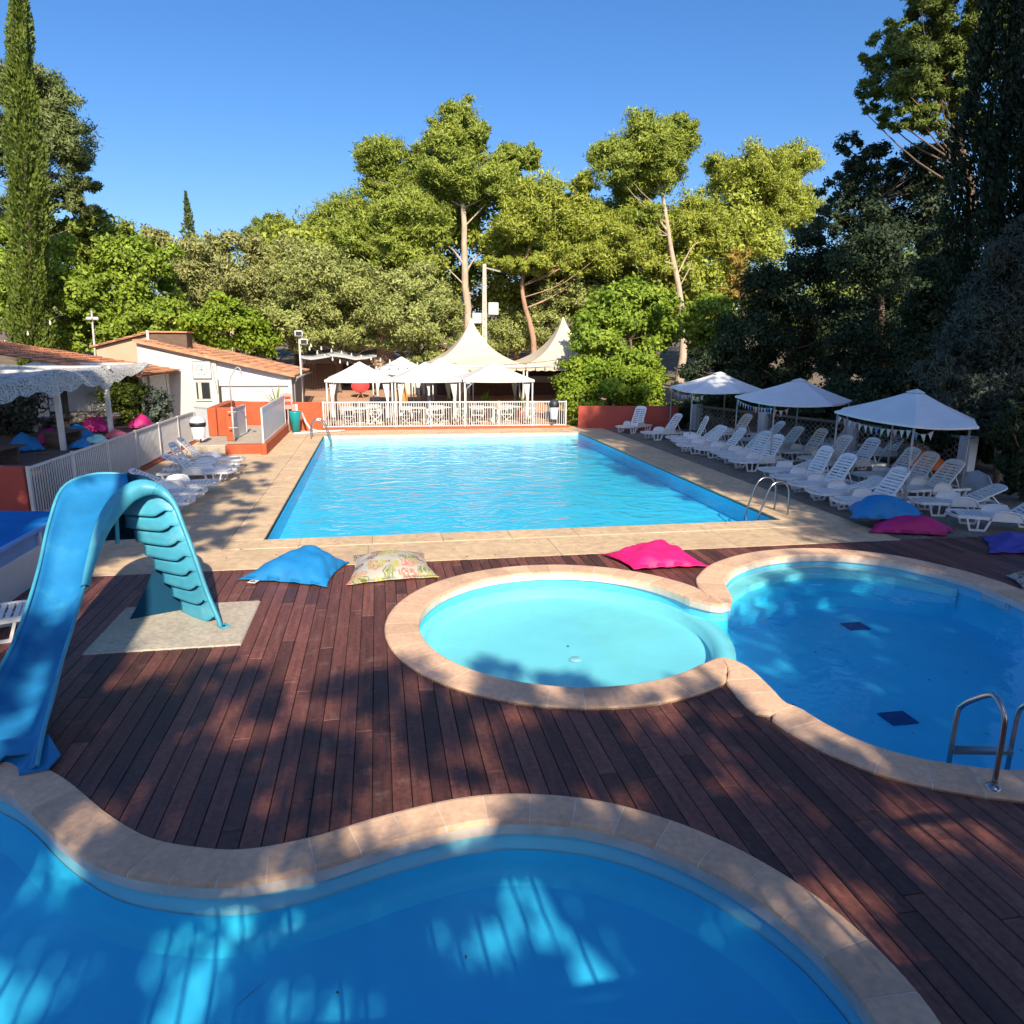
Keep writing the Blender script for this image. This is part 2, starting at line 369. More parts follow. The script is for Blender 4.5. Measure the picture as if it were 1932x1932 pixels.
M['l_hedge'] = leaf_mat('leaves_hedge', (.10, .190, .014), (.30, .40, .034), (.50, .52, .06), .22)
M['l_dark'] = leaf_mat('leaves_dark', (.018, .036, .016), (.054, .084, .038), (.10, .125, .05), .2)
M['l_silver'] = leaf_mat('leaves_silver', (.048, .066, .052), (.115, .145, .115), (.17, .20, .16), .15)
M['l_pinemix'] = leaf_mat('needles_mixed', (.055, .095, .026), (.20, .255, .048), (.46, .47, .09))  # dark needles, with sunlit tufts put into the pale end of the range
M['l_rust'] = leaf_mat('leaves_rusty', (.28, .20, .05), (.46, .34, .07), None, .3)
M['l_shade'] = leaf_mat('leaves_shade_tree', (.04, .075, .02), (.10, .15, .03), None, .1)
M['l_reed'] = leaf_mat('leaves_reed', (.05, .075, .03), (.14, .16, .07), None, .2)
# ================================================================== THE GROUND
def smooth(a, b, x):
    t = min(1, max(0, (x-a)/(b-a))); return t*t*(3-2*t)
def gh(x, y):                                   # lie of the land
    h = -.03
    h += .85*smooth(33, 46, y)+2.2*smooth(46, 80, y)+9*smooth(80, 220, y)
    h += .5*smooth(-9, -16, x)*smooth(10, 20, y)+1.2*smooth(-16, -45, x)*smooth(5, 20, y)
    h += .3*smooth(17, 30, x)+2.0*smooth(28, 70, x)
    return h
def build_ground():
    xs = sorted(set([-420, -250, -150, -100, -70, -50, -40, -32, -26, -22, -19, -16.5, -14.5, -12.5, -10.5, -8.6, -6.9, -4, 0, 4, 7, 9.7, 11, 13, 15, 17, 19, 22, 26, 30, 35, 42, 50, 65, 85, 120, 200, 420]))
    ys = sorted(set([-300, -150, -80, -40, -20, -10, -5, -1, .3, 3, 6, 9, 11.7, 14, 18, 22, 26, 29, 31.6, 33, 35, 37, 39, 41, 43, 46, 50, 55, 60, 66, 73, 80, 95, 115, 140, 170, 220, 300, 450]))
    m = MB(); idx = {}
    def V(i, j):
        if (i, j) not in idx:
            idx[(i, j)] = len(m.v); m.v.append((xs[i], ys[j], gh(xs[i], ys[j])))
        return idx[(i, j)]
    for i in range(len(xs)-1):
        for j in range(len(ys)-1):
            if xs[i] >= -6.91 and xs[i+1] <= 9.71 and ys[j] >= .29 and ys[j+1] <= 31.61: continue
            m.f.append((V(i, j), V(i+1, j), V(i+1, j+1), V(i, j+1))); m.sm.append(True)
    tag(m.build('ground', M['ground']), kind='structure')
build_ground()
m = MB(); m.grid([[(x, y, gh(x, y)+.006) for x in (9.7, 10.6, 11.5, 12.5, 13.5, 15, 16.9)] for y in (11.7, 14, 17, 20, 23, 26, 29, 31.6)])
tag(m.build('gravel_ground', M['gravel']), kind='structure')
m = MB(); m.grid([[(x, y, gh(x, y)+.012) for x in (-6.6, -4, 0, 4, 7, 9.7, 11.5, 13)] for y in (31.6, 33, 35, 37, 39, 41, 43, 46, 50, 55)])
tag(m.build('terrace_floor', M['terrace']), kind='structure')

# ================================================================== POOL OUTLINES
def catmull(P, n=8, closed=True):
    P = [np.array(p, float) for p in P]; out = []; m = len(P)
    for i in range(m if closed else m-1):
        p0, p1, p2, p3 = P[(i-1) % m], P[i], P[(i+1) % m], P[(i+2) % m]
        for k in range(n):
            t = k/n
            out.append(.5*((2*p1)+(-p0+p2)*t+(2*p0-5*p1+4*p2-p3)*t*t+(-p0+3*p1-3*p2+p3)*t**3))
    return out
def resample(P, d):
    P = [np.array(p, float) for p in P]; Q = P+[P[0]]
    seg = [np.linalg.norm(Q[i+1]-Q[i]) for i in range(len(P))]; T = sum(seg); n = int(round(T/d)); out = []; i = 0; acc = 0
    for k in range(n):
        s = T*k/n
        while acc+seg[i] < s: acc += seg[i]; i += 1
        out.append(Q[i]+(Q[i+1]-Q[i])*((s-acc)/seg[i]))
    return np.array(out)
def area(P): return .5*sum(P[i][0]*P[(i+1) % len(P)][1]-P[(i+1) % len(P)][0]*P[i][1] for i in range(len(P)))
def normals(P):                                  # outward for a counter-clockwise outline
    t = np.roll(P, -1, 0)-np.roll(P, 1, 0); t /= np.linalg.norm(t, axis=1)[:, None]
    return np.stack([t[:, 1], -t[:, 0]], 1)
def widths(P, nn, w):
    W = np.full(len(P), w)
    for i in range(len(P)):
        for t in np.arange(.04, w+.001, .02):
            q = P[i]+nn[i]*t
            if np.min(np.linalg.norm(P-q, axis=1)) < t-.012: W[i] = max(.04, t-.02); break
    return W
# front pool, kidney-shaped, runs under the balcony
poolA = resample(catmull([(-3.13, 5.85), (-2.83, 5.59), (-2.36, 5.08), (-1.92, 4.70), (-1.46, 4.49), (-1.03, 4.40), (-.52, 4.46), (.03, 4.63), (.62, 4.74), (1.11, 4.68), (1.59, 4.48), (2.05, 4.09), (2.38, 3.59), (2.52, 3.1), (2.5, 2.6), (2.2, 2.0), (1.4, 1.5), (0, 1.25), (-2, 1.2), (-4, 1.6), (-5.2, 2.8), (-5.5, 4.3), (-5.0, 5.5), (-4.2, 6.15), (-3.6, 6.15)]), .08)
if area(poolA) < 0: poolA = poolA[::-1]
# paddling pool (round) joined to the round deep pool by a channel
cB = np.array([2.38, 8.68]); rB = 1.98
angT, angB = R(9), R(-46)
Barc = [cB+rB*np.array([math.cos(a), math.sin(a)]) for a in np.linspace(angT, 2*PI+angB, 60)]
Ctop = (4.98, 9.35); Cbot = (4.06, 6.35)
Cshape = catmull([(5.0, 9.42), (5.23, 9.92), (5.75, 10.45), (6.6, 10.85), (7.55, 10.88), (8.42, 10.4), (8.92, 9.4), (8.95, 8.3), (8.55, 7.1), (7.75, 5.95), (6.75, 5.1), (5.9, 4.7), (5.36, 4.62), (4.9, 4.76), (4.47, 5.02), (4.2, 5.38), (4.05, 5.9), (4.02, 6.5)], 8, False)
tipT = [np.array(p) for p in ((4.42, 8.99), (4.52, 8.87), (4.65, 8.84), (4.79, 8.90), (4.90, 9.08))]
tipB = [np.array(p) for p in ((4.00, 6.72), (3.99, 6.95), (3.92, 7.12), (3.82, 7.20), (3.76, 7.18))]
# order: C from its top, clockwise round to its bottom, lower tip, B from its bottom clockwise to its top, upper tip
loop = [np.array(p) for p in Cshape]+tipB+list(Barc[::-1])[2:-1]+tipT
poolBC = resample(loop, .08)
if area(poolBC) < 0: poolBC = poolBC[::-1]
WC = .42
nA = normals(poolA); nBC = normals(poolBC)
for _ in range(2):
    nA = (np.roll(nA, 1, 0)+nA+np.roll(nA, -1, 0)); nA /= np.linalg.norm(nA, axis=1)[:, None]
    nBC = (np.roll(nBC, 1, 0)+nBC+np.roll(nBC, -1, 0)); nBC /= np.linalg.norm(nBC, axis=1)[:, None]
wA = np.minimum(widths(poolA, nA, WC), .335); wBC = widths(poolBC, nBC, WC)
wBC = np.minimum(wBC, .5*(np.roll(wBC, 1)+np.roll(wBC, -1))+.05)

# ================================================================== TIMBER DECK (boards run along the long pool)
PITCHB = .158
def crossings(poly, x):
    ys = []; n = len(poly)
    for i in range(n):
        a, b = poly[i], poly[(i+1) % n]
        if (a[0] > x) != (b[0] > x): ys.append(a[1]+(b[1]-a[1])*(x-a[0])/(b[0]-a[0]))
    return sorted(ys)
midA = poolA+nA*(wA*.5)[:, None]; midBC = poolBC+nBC*(wBC*.5)[:, None]
def deck():
    b = MB(); u = MB(); rr = random.Random(3)
    x = -9.0; Y0, Y1 = .3, 11.66
    pad = (-3.50, -1.72, 8.55, 10.12)
    while x < 12.55:
        x0, x1 = x+.0035, x+PITCHB-.0035
        holes = []
        for poly in (midA, midBC):
            c0, c1, cm = crossings(poly, x), crossings(poly, x+PITCHB), crossings(poly, x+PITCHB/2)
            if len(c0) != len(cm): c0 = cm
            if len(c1) != len(cm): c1 = cm
            for k in range(0, len(cm), 2): holes.append((c0[k], c1[k], c0[k+1], c1[k+1]))
        if pad[0] < x+PITCHB/2 < pad[1]: holes.append((pad[2], pad[2], pad[3], pad[3]))
        holes.sort()
        cur = (Y0, Y0); spans = []
        for h in holes: spans.append((cur, (h[0], h[1]))); cur = (h[2], h[3])
        spans.append((cur, (Y1, Y1)))
        for (a0, a1), (e0, e1) in spans:
            if min(e0-a0, e1-a1) < .03: continue
            u.add([(x, a0, -.034), (x+PITCHB, a1, -.034), (x+PITCHB, e1, -.034), (x, e0, -.034)], [(0, 1, 2, 3)])
            lo, hi = max(a0, a1), min(e0, e1); cuts = []
            y = lo+rr.uniform(.3, 3.6)
            while y < hi-.3: cuts.append(y); y += rr.choice((2.4, 3.0, 3.6))
            pts = [(a0, a1)]+[(c, c) for c in cuts]+[(e0, e1)]
            for k in range(len(pts)-1):
                s0, s1 = pts[k]; t0, t1 = pts[k+1]
                g0 = .003 if k else 0; g1 = .003 if k < len(pts)-2 else 0
                z = rr.uniform(-.0015, .0015); e = .004
                vs = []
                for zz, i in ((-.026, 0), (z-.004, 0), (z, e)):
                    vs += [(x0+i, s0+g0+i*.5, zz), (x1-i, s1+g0+i*.5, zz), (x1-i, t1-g1-i*.5, zz), (x0+i, t0-g1-i*.5, zz)]
                fs = [(8, 9, 10, 11)]
                for q in (0, 4):
                    for w in range(4): fs.append((q+w, q+(w+1) % 4, q+4+(w+1) % 4, q+4+w))
                b.add(vs, fs)
        x += PITCHB
    tag(b.build('wood_deck', M['deckwood']), kind='structure')
    tag(u.build('deck_underside', M['underdeck']), kind='structure')
deck()

# ================================================================== BEIGE POOL SURROUND (cast slabs)
PX0, PX1, PY0, PY1 = -2.17, 8.27, 13.5, 29.3
def surround():
    m = MB(); g = MB(); cw = .62
    def slabs(x0, x1, y0, y1, nx, ny):
        for i in range(nx):
            for j in range(ny):
                m.b2(x0+(x1-x0)*i/nx+.003, x0+(x1-x0)*(i+1)/nx-.003, y0+(y1-y0)*j/ny+.003, y0+(y1-y0)*(j+1)/ny-.003, -.10, -.001, .006)
    slabs(-6.9, 9.7, 11.68, PY0-cw, 5, 1)
    slabs(-6.9, PX0-cw, PY0-cw, PY1+cw, 2, 6)
    slabs(PX1+cw, 9.7, PY0-cw, PY1+cw, 1, 6)
    slabs(-6.9, 9.7, PY1+cw, 31.6, 6, 1)
    tag(m.build('pool_deck', M['beige']), kind='structure')
    g.b2(-6.9, 9.7, 11.7, PY0-.05, -.14, -.02); g.b2(-6.9, 9.7, PY1+.05, 31.6, -.14, -.02)
    g.b2(-6.9, PX0-.05, PY0-.05, PY1+.05, -.14, -.0205); g.b2(PX1+.05, 9.7, PY0-.05, PY1+.05, -.14, -.0205)
    tag(g.build('pool_deck_bed', M['beigejoint']), kind='structure')
surround()

# ================================================================== POOLS
def coping_ring(P, nn, W, name, parent, top=.045, block=.33):
    """cut blocks laid round an outline, with a rounded nose over the water"""
    m = MB(); g = MB(); n = len(P)
    prof = [(0.015, -.085), (-.012, -.08), (-.020, .010), (-.012, top-.010), (.012, top), (.88, top), (.97, top-.008), (1.0, top-.025), (1.0, -.03)]
    def ring(i, dz=0, inset=0):
        r_ = []
        for s, z in prof:
            w = W[i % n]; d = s if s <= .02 else s*w
            q = P[i % n]+nn[i % n]*(d)
            r_.append((q[0], q[1], z+dz))
        return r_
    per = max(2, int(round(block/.08))); k = 0
    while k < n:
        e = min(k+per, n)
        if n-e < 2: e = n
        rows = []
        for i in range(k, e+1):
            rw = ring(i)
            if i in (k, e):
                j = i+1 if i == k else i-1; o_ = ring(j)
                rw = [tuple(np.array(a)+(np.array(b)-np.array(a))*.055) for a, b in zip(rw, o_)]
            rows.append(rw)
        b0 = len(m.v); m.grid(rows, False); q = len(prof); L_ = (len(rows)-1)*q
        m.f.append(tuple(b0+j for j in range(q))); m.sm.append(False)
        m.f.append(tuple(b0+L_+j for j in range(q-1, -1, -1))); m.sm.append(False)
        k = e
    g.grid([ring(i, -.003) for i in range(n+1)], False)
    m.build('coping', M['coping'], parent); g.build('coping_joint', M['grout'], parent)

def fill(P, z):
    m = MB(); m.add([(p[0], p[1], z) for p in P], [tuple(range(len(P)))])
    bmesh_tri(m); return m
import bmesh
def bmesh_tri(m): pass
def flat_obj(P, z, name, mat, parent=None):
    m = MB(); m.add([(p[0], p[1], z) for p in P], [tuple(range(len(P)))])
    o = m.build(name, mat, parent)
    bm = bmesh.new(); bm.from_mesh(o.data); bmesh.ops.triangulate(bm, faces=bm.faces[:], ngon_method='EAR_CLIP'); bm.to_mesh(o.data); bm.free()
    return o

# --- main rectangular pool
pool = thing('swimming_pool', 'large rectangular blue swimming pool with a pale tiled end, behind the timber deck', 'pool', ((PX0+PX1)/2, (PY0+PY1)/2, 0))
m = MB(); cw = .62
def cstrip(x0, x1, y0, y1, nx, ny):
    for i in range(nx):
        for j in range(ny):
            m.b2(x0+(x1-x0)*i/nx+.002, x0+(x1-x0)*(i+1)/nx-.002, y0+(y1-y0)*j/ny+.002, y0+(y1-y0)*(j+1)/ny-.002, -.06, .006, .012)
cstrip(PX0-cw, PX1+cw, PY0-cw+.004, PY0, 9, 1); cstrip(PX0-cw, PX1+cw, PY1, PY1+cw-.004, 9, 1)
cstrip(PX0-cw+.004, PX0, PY0, PY1, 1, 12); cstrip(PX1, PX1+cw-.004, PY0, PY1, 1, 12)
m.build('coping', M['beige'], pool)
DEP = .46
m = MB(); i_ = .03
m.add([(PX0+i_, PY0+i_, -DEP), (PX1-i_, PY0+i_, -DEP), (PX1-i_, PY1-i_, -.42), (PX0+i_, PY1-i_, -.42)], [(0, 1, 2, 3)])
for a, b in (((PX0+i_, PY0+i_), (PX1-i_, PY0+i_)), ((PX1-i_, PY0+i_), (PX1-i_, PY1-i_)), ((PX1-i_, PY1-i_), (PX0+i_, PY1-i_)), ((PX0+i_, PY1-i_), (PX0+i_, PY0+i_))):
    m.add([(a[0], a[1], -DEP-.1), (b[0], b[1], -DEP-.1), (b[0], b[1], -.05), (a[0], a[1], -.05)], [(0, 1, 2, 3)])
m.build('basin', M['liner'], pool)
m = MB(); m.b2(PX0+.04, PX1-.04, PY1-.06, PY1-.034, -.30, -.03); m.b2(PX0+.04, PX1-.04, PY1-.16, PY1-.062, -.48, -.28)
m.build('tile_band', M['linerwhite'], pool)
for x in (.10, 2.05, 3.95, 5.85, 7.55):
    m = MB(); m.b2(x-.24, x+.24, PY1-.078, PY1-.062, -.20, -.015); fr = m.build('skimmer', M['white'], pool)
    m = MB(); m.b2(x-.18, x+.18, PY1-.086, PY1-.080, -.17, -.06); m.build('flap', M['panelgrey'], fr)
m = MB(); m.add([(PX0+.01, PY0+.01, -.10), (PX1-.01, PY0+.01, -.10), (PX1-.01, PY1-.065, -.10), (PX0+.01, PY1-.065, -.10)], [(0, 1, 2, 3)])
WM_MAIN = water_mat('pool_water', (.60, .93, .985), 1.5, .062, 3.0, (1, 1.35, 1), 6.0, .014)
tag(m.build('water', WM_MAIN), kind='structure')

# --- round pools
def basin(P, nn, depth, mat, parent, z=-.03, rim=.06, slope=0.0):
    m = MB(); inn = P-nn*slope
    m.grid([[(p[0], p[1], z) for p in P+nn*.03], [(p[0], p[1], z-.16) for p in P+nn*.03], [(p[0], p[1], -depth+.15) for p in P], [(q[0], q[1], -depth) for q in P-nn*.12]], True, True)
    o = m.build('basin_wall', mat, parent)
    return P-nn*.12
pr = thing('paddling_pool', 'figure of eight pool, shallow round basin joined to a deeper one, tan stone rim', 'pool', (4.8, 8, 0))
coping_ring(poolBC, nBC, wBC, 'coping', pr)
Bmask = np.array([(p[0]-cB[0])**2+(p[1]-cB[1])**2 < (rB+.06)**2 for p in poolBC])
# deep side
zc = -.60
m = MB()
Pc = poolBC; q = Pc-nBC*.10
m.grid([[(p[0], p[1], -.03) for p in Pc+nBC*.03], [(p[0], p[1], -.46) for p in Pc+nBC*.005], [(p[0], p[1], zc) for p in q]], True, True)
m.build('wall', M['liner'], pr)
flat_obj([p for p in poolBC+nBC*.02], zc+.002, 'basin_floor', M['linershade'], pr)
# shallow floor of the paddling side, its step and the submerged sill between the two
a = np.linspace(0, 2*PI, 72, endpoint=False)
m = MB()
circ = lambda r_, z: [(cB[0]+r_*math.cos(t), cB[1]+r_*math.sin(t), z) for t in a]
m.grid([circ(.02, -.36), circ(1.0, -.355), circ(1.80, -.35), circ(1.86, -.34), circ(1.87, -.22), circ(2.14, -.215), circ(2.20, -.59)], True, True)
m.build('paddling_floor', M['linerpale'], pr)
m = MB(); m.lathe([(.001, .010), (.07, .010), (.08, 0)], 18, (cB[0]-.02, cB[1]-.45, -.345)); m.build('drain', M['panelgrey'], pr)
# steps of the deep pool: three rounded treads at the far side
for k, (wd, z) in enumerate(((.34, -.17), (.62, -.28), (.90, -.42))):
    c0 = np.array([6.9, 10.15])
    pts = [(p[0], p[1]) for p in poolBC if p[0] > 5.0 and p[1] > 9.3]
    pts = np.array(pts); order = np.argsort(np.arctan2(pts[:, 1]-8.6, pts[:, 0]-6.6)); pts = pts[order]
    d = pts-np.array([6.7, 8.4]); ln = np.linalg.norm(d, axis=1)[:, None]
    tp = np.sin(np.pi*np.clip(np.linspace(.0, 1, len(pts)), 0, 1))**.5
    inn = pts-d/ln*(wd*tp+.02)[:, None]
    m = MB(); m.grid([[(p[0], p[1], z) for p in pts], [(p[0], p[1], z) for p in inn], [(p[0], p[1], z-.3) for p in inn]], False)
    m.build('step', M['linerpale'] if k == 0 else M['liner'], pr)
for x, y in ((7.05, 9.2), (5.75, 6.6)):
    m = MB(); m.b2(x-.17, x+.17, y-.14, y+.14, zc, zc+.02, .008); m.build('floor_grate', M['drain'], pr)
ks = int(np.argmin(np.linalg.norm(poolBC-np.array([8.9, 8.75]), axis=1))); sk_p, sk_n = poolBC[ks], nBC[ks]; ska = math.atan2(sk_n[1], sk_n[0])
q = sk_p+sk_n*.012; m = MB(); m.box((q[0], q[1], -.12), (.05, .52, .16), ska); fr = m.build('skimmer', M['white'], pr)
q = sk_p-sk_n*.018; m = MB(); m.box((q[0], q[1], -.12), (.012, .42, .10), ska); m.build('flap', M['panelgrey'], fr)
m_w = water_mat('paddling_water', (.66, .94, .985), .9, .016, 3.0, (1, 1, 1), 5, .0025)
tag(flat_obj(list(poolBC+nBC*.01), -.085, 'water', m_w), kind='structure')

kp = thing('kidney_pool', 'curved blue pool with wavy tan stone rim closest to the viewer', 'pool', (-1, 4, 0))
coping_ring(poolA, nA, wA, 'coping', kp)
m = MB(); m.grid([[(p[0], p[1], -.03) for p in poolA+nA*.03], [(p[0], p[1], -.30) for p in poolA+nA*.02]], True, True)
m.build('tile_band', M['linerwhite'], kp)
m = MB(); m.grid([[(p[0], p[1], -.24) for p in poolA+nA*.012], [(p[0], p[1], -.36) for p in poolA-nA*.0], [(p[0], p[1], -.42) for p in poolA-nA*.05], [(p[0], p[1], -.45) for p in poolA-nA*.14]], True, True)
m.build('basin_wall', M['liner'], kp)
flat_obj(list(poolA), -.445, 'basin_floor', M['linershade'], kp)
tag(flat_obj(list(poolA+nA*.01), -.095, 'water', m_w), kind='structure')

# slide pad
m = MB(); m.b2(-3.50, -1.72, 8.55, 10.12, -.08, .012, .02)
tag(m.build('concrete_pad', M['slab']), kind='structure')

# fallen leaves and twigs on water, deck and slabs
def litter():
    rr = random.Random(5); m = MB()
    for _ in range(260):
        w = rr.random()
        if w < .45: x, y, z = rr.uniform(-6, 9), rr.uniform(4.5, 11.6), .004
        elif w < .9: x, y, z = rr.uniform(-6.5, 9.6), rr.uniform(11.8, 13.4), .010
        else: x, y, z = rr.uniform(-6.4, -2.4), rr.uniform(14, 29), .010
        if z < .005 and (min(np.linalg.norm(poolA-np.array([x, y]), axis=1)) < .6 or min(np.linalg.norm(poolBC-np.array([x, y]), axis=1)) < .6 or (x-2.4)**2+(y-8.7)**2 < 4 or (4 < x < 9 and 4.6 < y < 11)): continue
        a = rr.uniform(0, 6.3); l = rr.uniform(.015, .05); b = rr.uniform(.004, .012)
        if rr.random() < .25: l *= 3; b = .003
        ca, sa = math.cos(a), math.sin(a)
        m.add([(x-l*ca, y-l*sa, z), (x+b*sa, y-b*ca, z+.004), (x+l*ca, y+l*sa, z), (x-b*sa, y+b*ca, z+.003)], [(0, 1, 2, 3)])
    for _ in range(46):
        x, y = rr.uniform(-4.5, 2.2), rr.uniform(2.2, 4.6)
        z = -.438
        if rr.random() < .5: x, y, z = rr.uniform(4.4, 8.4), rr.uniform(5.4, 9.4), -.592
        if rr.random() < .18: z = -.088
        if min(np.linalg.norm(poolA-np.array([x, y]), axis=1)) < .35 or min(np.linalg.norm(poolBC-np.array([x, y]), axis=1)) < .35: continue
        a = rr.uniform(0, 6.3); l = rr.uniform(.012, .035); b = rr.uniform(.006, .014); ca, sa = math.cos(a), math.sin(a)
        if rr.random() < .2: l, b = .14, .003
        m.add([(x-l*ca, y-l*sa, z), (x+b*sa, y-b*ca, z+.003), (x+l*ca, y+l*sa, z), (x-b*sa, y+b*ca, z+.002)], [(0, 1, 2, 3)])
    tag(m.build('leaf_litter', M['bark']), kind='stuff')
litter()

# ================================================================== WATER SLIDE
def spl(P, n):
    P = [np.array(p, float) for p in P]; m = len(P); out = []
    for k in range(n):
        t = k/(n-1)*(m-1); i = min(int(t), m-2); t -= i
        p0, p1, p2, p3 = P[max(i-1, 0)], P[i], P[i+1], P[min(i+2, m-1)]
        out.append(.5*((2*p1)+(-p0+p2)*t+(2*p0-5*p1+4*p2-p3)*t*t+(-p0+3*p1-3*p2+p3)*t**3))
    return out
sl = thing('water_slide', 'blue fibreglass water slide with moulded ladder, arched top and chute into the front pool', 'slide', (-2.9, 9.3, 0))
# rims of the chute, from its lip at the front pool up to the top
Rr = spl([(-2.90, 6.0, .10), (-2.97, 6.35, .24), (-3.03, 6.75, .38), (-3.15, 7.3, .50), (-3.26, 7.95, .66), (-3.34, 8.6, .93), (-3.34, 9.05, 1.32), (-3.24, 9.42, 1.66), (-3.06, 9.60, 1.80), (-2.92, 9.68, 1.84)], 44)
Lr = spl([(-3.60, 6.05, .10), (-3.66, 6.45, .24), (-3.68, 6.9, .36), (-3.70, 7.4, .50), (-3.78, 8.0, .68), (-3.88, 8.7, 1.0), (-3.94, 9.3, 1.45), (-3.94, 9.8, 1.76), (-3.70, 10.12, 1.86), (-3.32, 10.22, 1.84)], 44)
rows = []
for a_, b_, k in zip(Rr, Lr, range(44)):
    t = k/43
    dep = .27*min(1, .30+t*3.5)
    row = []
    mid = (a_+b_)/2; down = np.array([0, -.35, -1.0]) if t > .4 else np.array([0, -.1, -1.0])
    down = down/np.linalg.norm(down)
    for j in range(13):
        s = j/12; c = a_+(b_-a_)*s
        u = (2*s-1); prof = (1-abs(u)**3.2)
        row.append(tuple(c+down*dep*prof))
    rows.append(row)
m = MB(); m.grid(rows); m.build('chute', M['slidechute'], sl, solid=.022)
m = MB(); m.tube(Rr, [.020]*44, 8); m.tube(Lr, [.020]*44, 8); m.build('chute_rim', M['slideblue'], sl)
# flat mounting flange at the lip
m = MB(); m.plate([(-3.58, 5.98, .052), (-3.30, 5.99, .052), (-3.22, 6.20, .10), (-3.0, 6.2, .10), (-3.02, 5.95, .052), (-2.82, 6.0, .052), (-2.80, 6.20, .056), (-2.95, 6.38, .16), (-3.3, 6.4, .14), (-3.64, 6.3, .12)], .015, (0, 0, 1)); fl = m.build('mounting_lip', M['slidechute'], sl)
m = MB(); m.lathe([(.001, .006), (.022, .006), (.026, 0)], 12, (-2.86, 6.09, .072)); m.build('bolt', M['black'], fl)
# broad arch over the top: chute side wall -> crown -> ladder handrail
arch = spl([(-3.36, 8.45, .86), (-3.40, 8.85, 1.14), (-3.37, 9.15, 1.46), (-3.24, 9.45, 1.73), (-3.02, 9.63, 1.86), (-2.78, 9.68, 1.80), (-2.60, 9.64, 1.60), (-2.46, 9.52, 1.25), (-2.33, 9.40, .88), (-2.20, 9.29, .45), (-2.08, 9.20, .14), (-2.05, 9.18, .02)], 60)
rows = []
cen = np.array([-2.95, 9.75, 1.0])
for k, p in enumerate(arch):
    t = k/59; p2 = arch[min(k+1, 59)]; p1 = arch[max(k-1, 0)]; tg = (p2-p1)/np.linalg.norm(p2-p1)
    out = np.array([.25, -1.0, .25]); out -= tg*out.dot(tg); out /= np.linalg.norm(out)
    inn = np.cross(tg, out); inn *= np.sign(inn.dot(cen-p)) or 1
    w = .10 if t < .08 else (.24 if t < .55 else .24-.16*min(1, (t-.55)/.2)); th = .045 if t < .55 else .035
    w = .09+.14*smooth(0, .28, t)-.17*smooth(.36, .60, t)
    row = []
    for j in range(14):
        q = 2*PI*j/14
        row.append(tuple(p+inn*(w/2-w/2*math.cos(q))+out*(th*.7*math.sin(q)+.045*math.sin(PI*(.5-.5*math.cos(q)))*(1 if w > .15 else .3))))
    rows.append(row)
m = MB(); m.grid(rows, True, True); m.f.append(tuple(range(len(m.v)-14, len(m.v)))); m.sm.append(False)
m.build('arch', M['slideblue'], sl)
m = MB()
for q in (27,): m.tube([rows[q][j % 14] for j in range(15)], .004, 5, False)
m.build('arch_seam', M['slidechute'], sl)
m = MB(); m.box((-2.04, 9.17, .022), (.12, .16, .02), R(35), .006); ft = m.build('foot', M['slideblue'], sl)
m = MB(); m.lathe([(.001, .012), (.018, .012), (.022, 0)], 10, (-2.03, 9.13, .032)); m.build('bolt', M['black'], ft)
# moulded ladder: one sheet with foot slots, its left edge stepping back panel by panel, its right edge on the handrail
L0, L1 = np.array([-2.70, 9.82, 0]), np.array([-3.40, 9.94, 0])
rail = arch[24:]
def rail_at(z):
    zz = [p[2] for p in rail]
    k = min(range(len(zz)), key=lambda q: abs(zz[q]-z)); return rail[k]
nst = 8
for k in range(nst):
    z0 = .19*k; z1 = .19*(k+1) if k < nst-1 else 1.74
    t = k/(nst-1); a_ = L0+(L1-L0)*t
    n = 20; rows = []
    nz = 6 if k < nst-1 else 12
    for j in range(n):
        s = j/(n-1); lift = .13*smooth(.50, .92, s); row = []
        slot = .048*(1-smooth(.74, .84, s)) if k else 0
        for i in range(nz):
            f = i/(nz-1); z = z0+lift+slot+(z1-z0-slot)*f
            if k == nst-1: z = z0+lift*(1-f)+slot+(z1-.10*(2*s-1)**2*(1 if s < .5 else .4)-z0-slot)*f
            b_ = rail_at(min(z, 1.72)); q = np.array([b_[0]-.03, b_[1]+.06, 0])
            p = a_+(q-a_)*s; nn_ = np.array([.45, -.9, 0])
            bulge = .115*math.sin(PI*min(1, s*1.05))**.8*(1-.25*f)*(1 if k < nst-1 else 1-.5*f)
            row.append(tuple(p+nn_*bulge+np.array([0, 0, z])))
        low = np.array(row[0]); top = np.array(row[-1]); bk = np.array([-.3, .95, 0])
        g = 1-smooth(.70, .84, s)
        row = [tuple(low+bk*.26*g-np.array([0, 0, .012])), tuple(low+bk*.03*g-np.array([0, 0, .010]))]+row
        if k < nst-1: row += [tuple(top+bk*.02*g+np.array([0, 0, .004])), tuple(top+bk*.27*g)]
        rows.append(row)
    m = MB(); m.grid(rows, True)
    # left return of the panel
    e = rows[0]; m.grid([[tuple(np.array(p)+np.array([-.07, .26, 0])*(1 if 1 < q < len(e)-2 else .1)) for q, p in enumerate(e)], e], False)
    m.build('ladder_panel', M['slideblue'], sl, solid=.014)
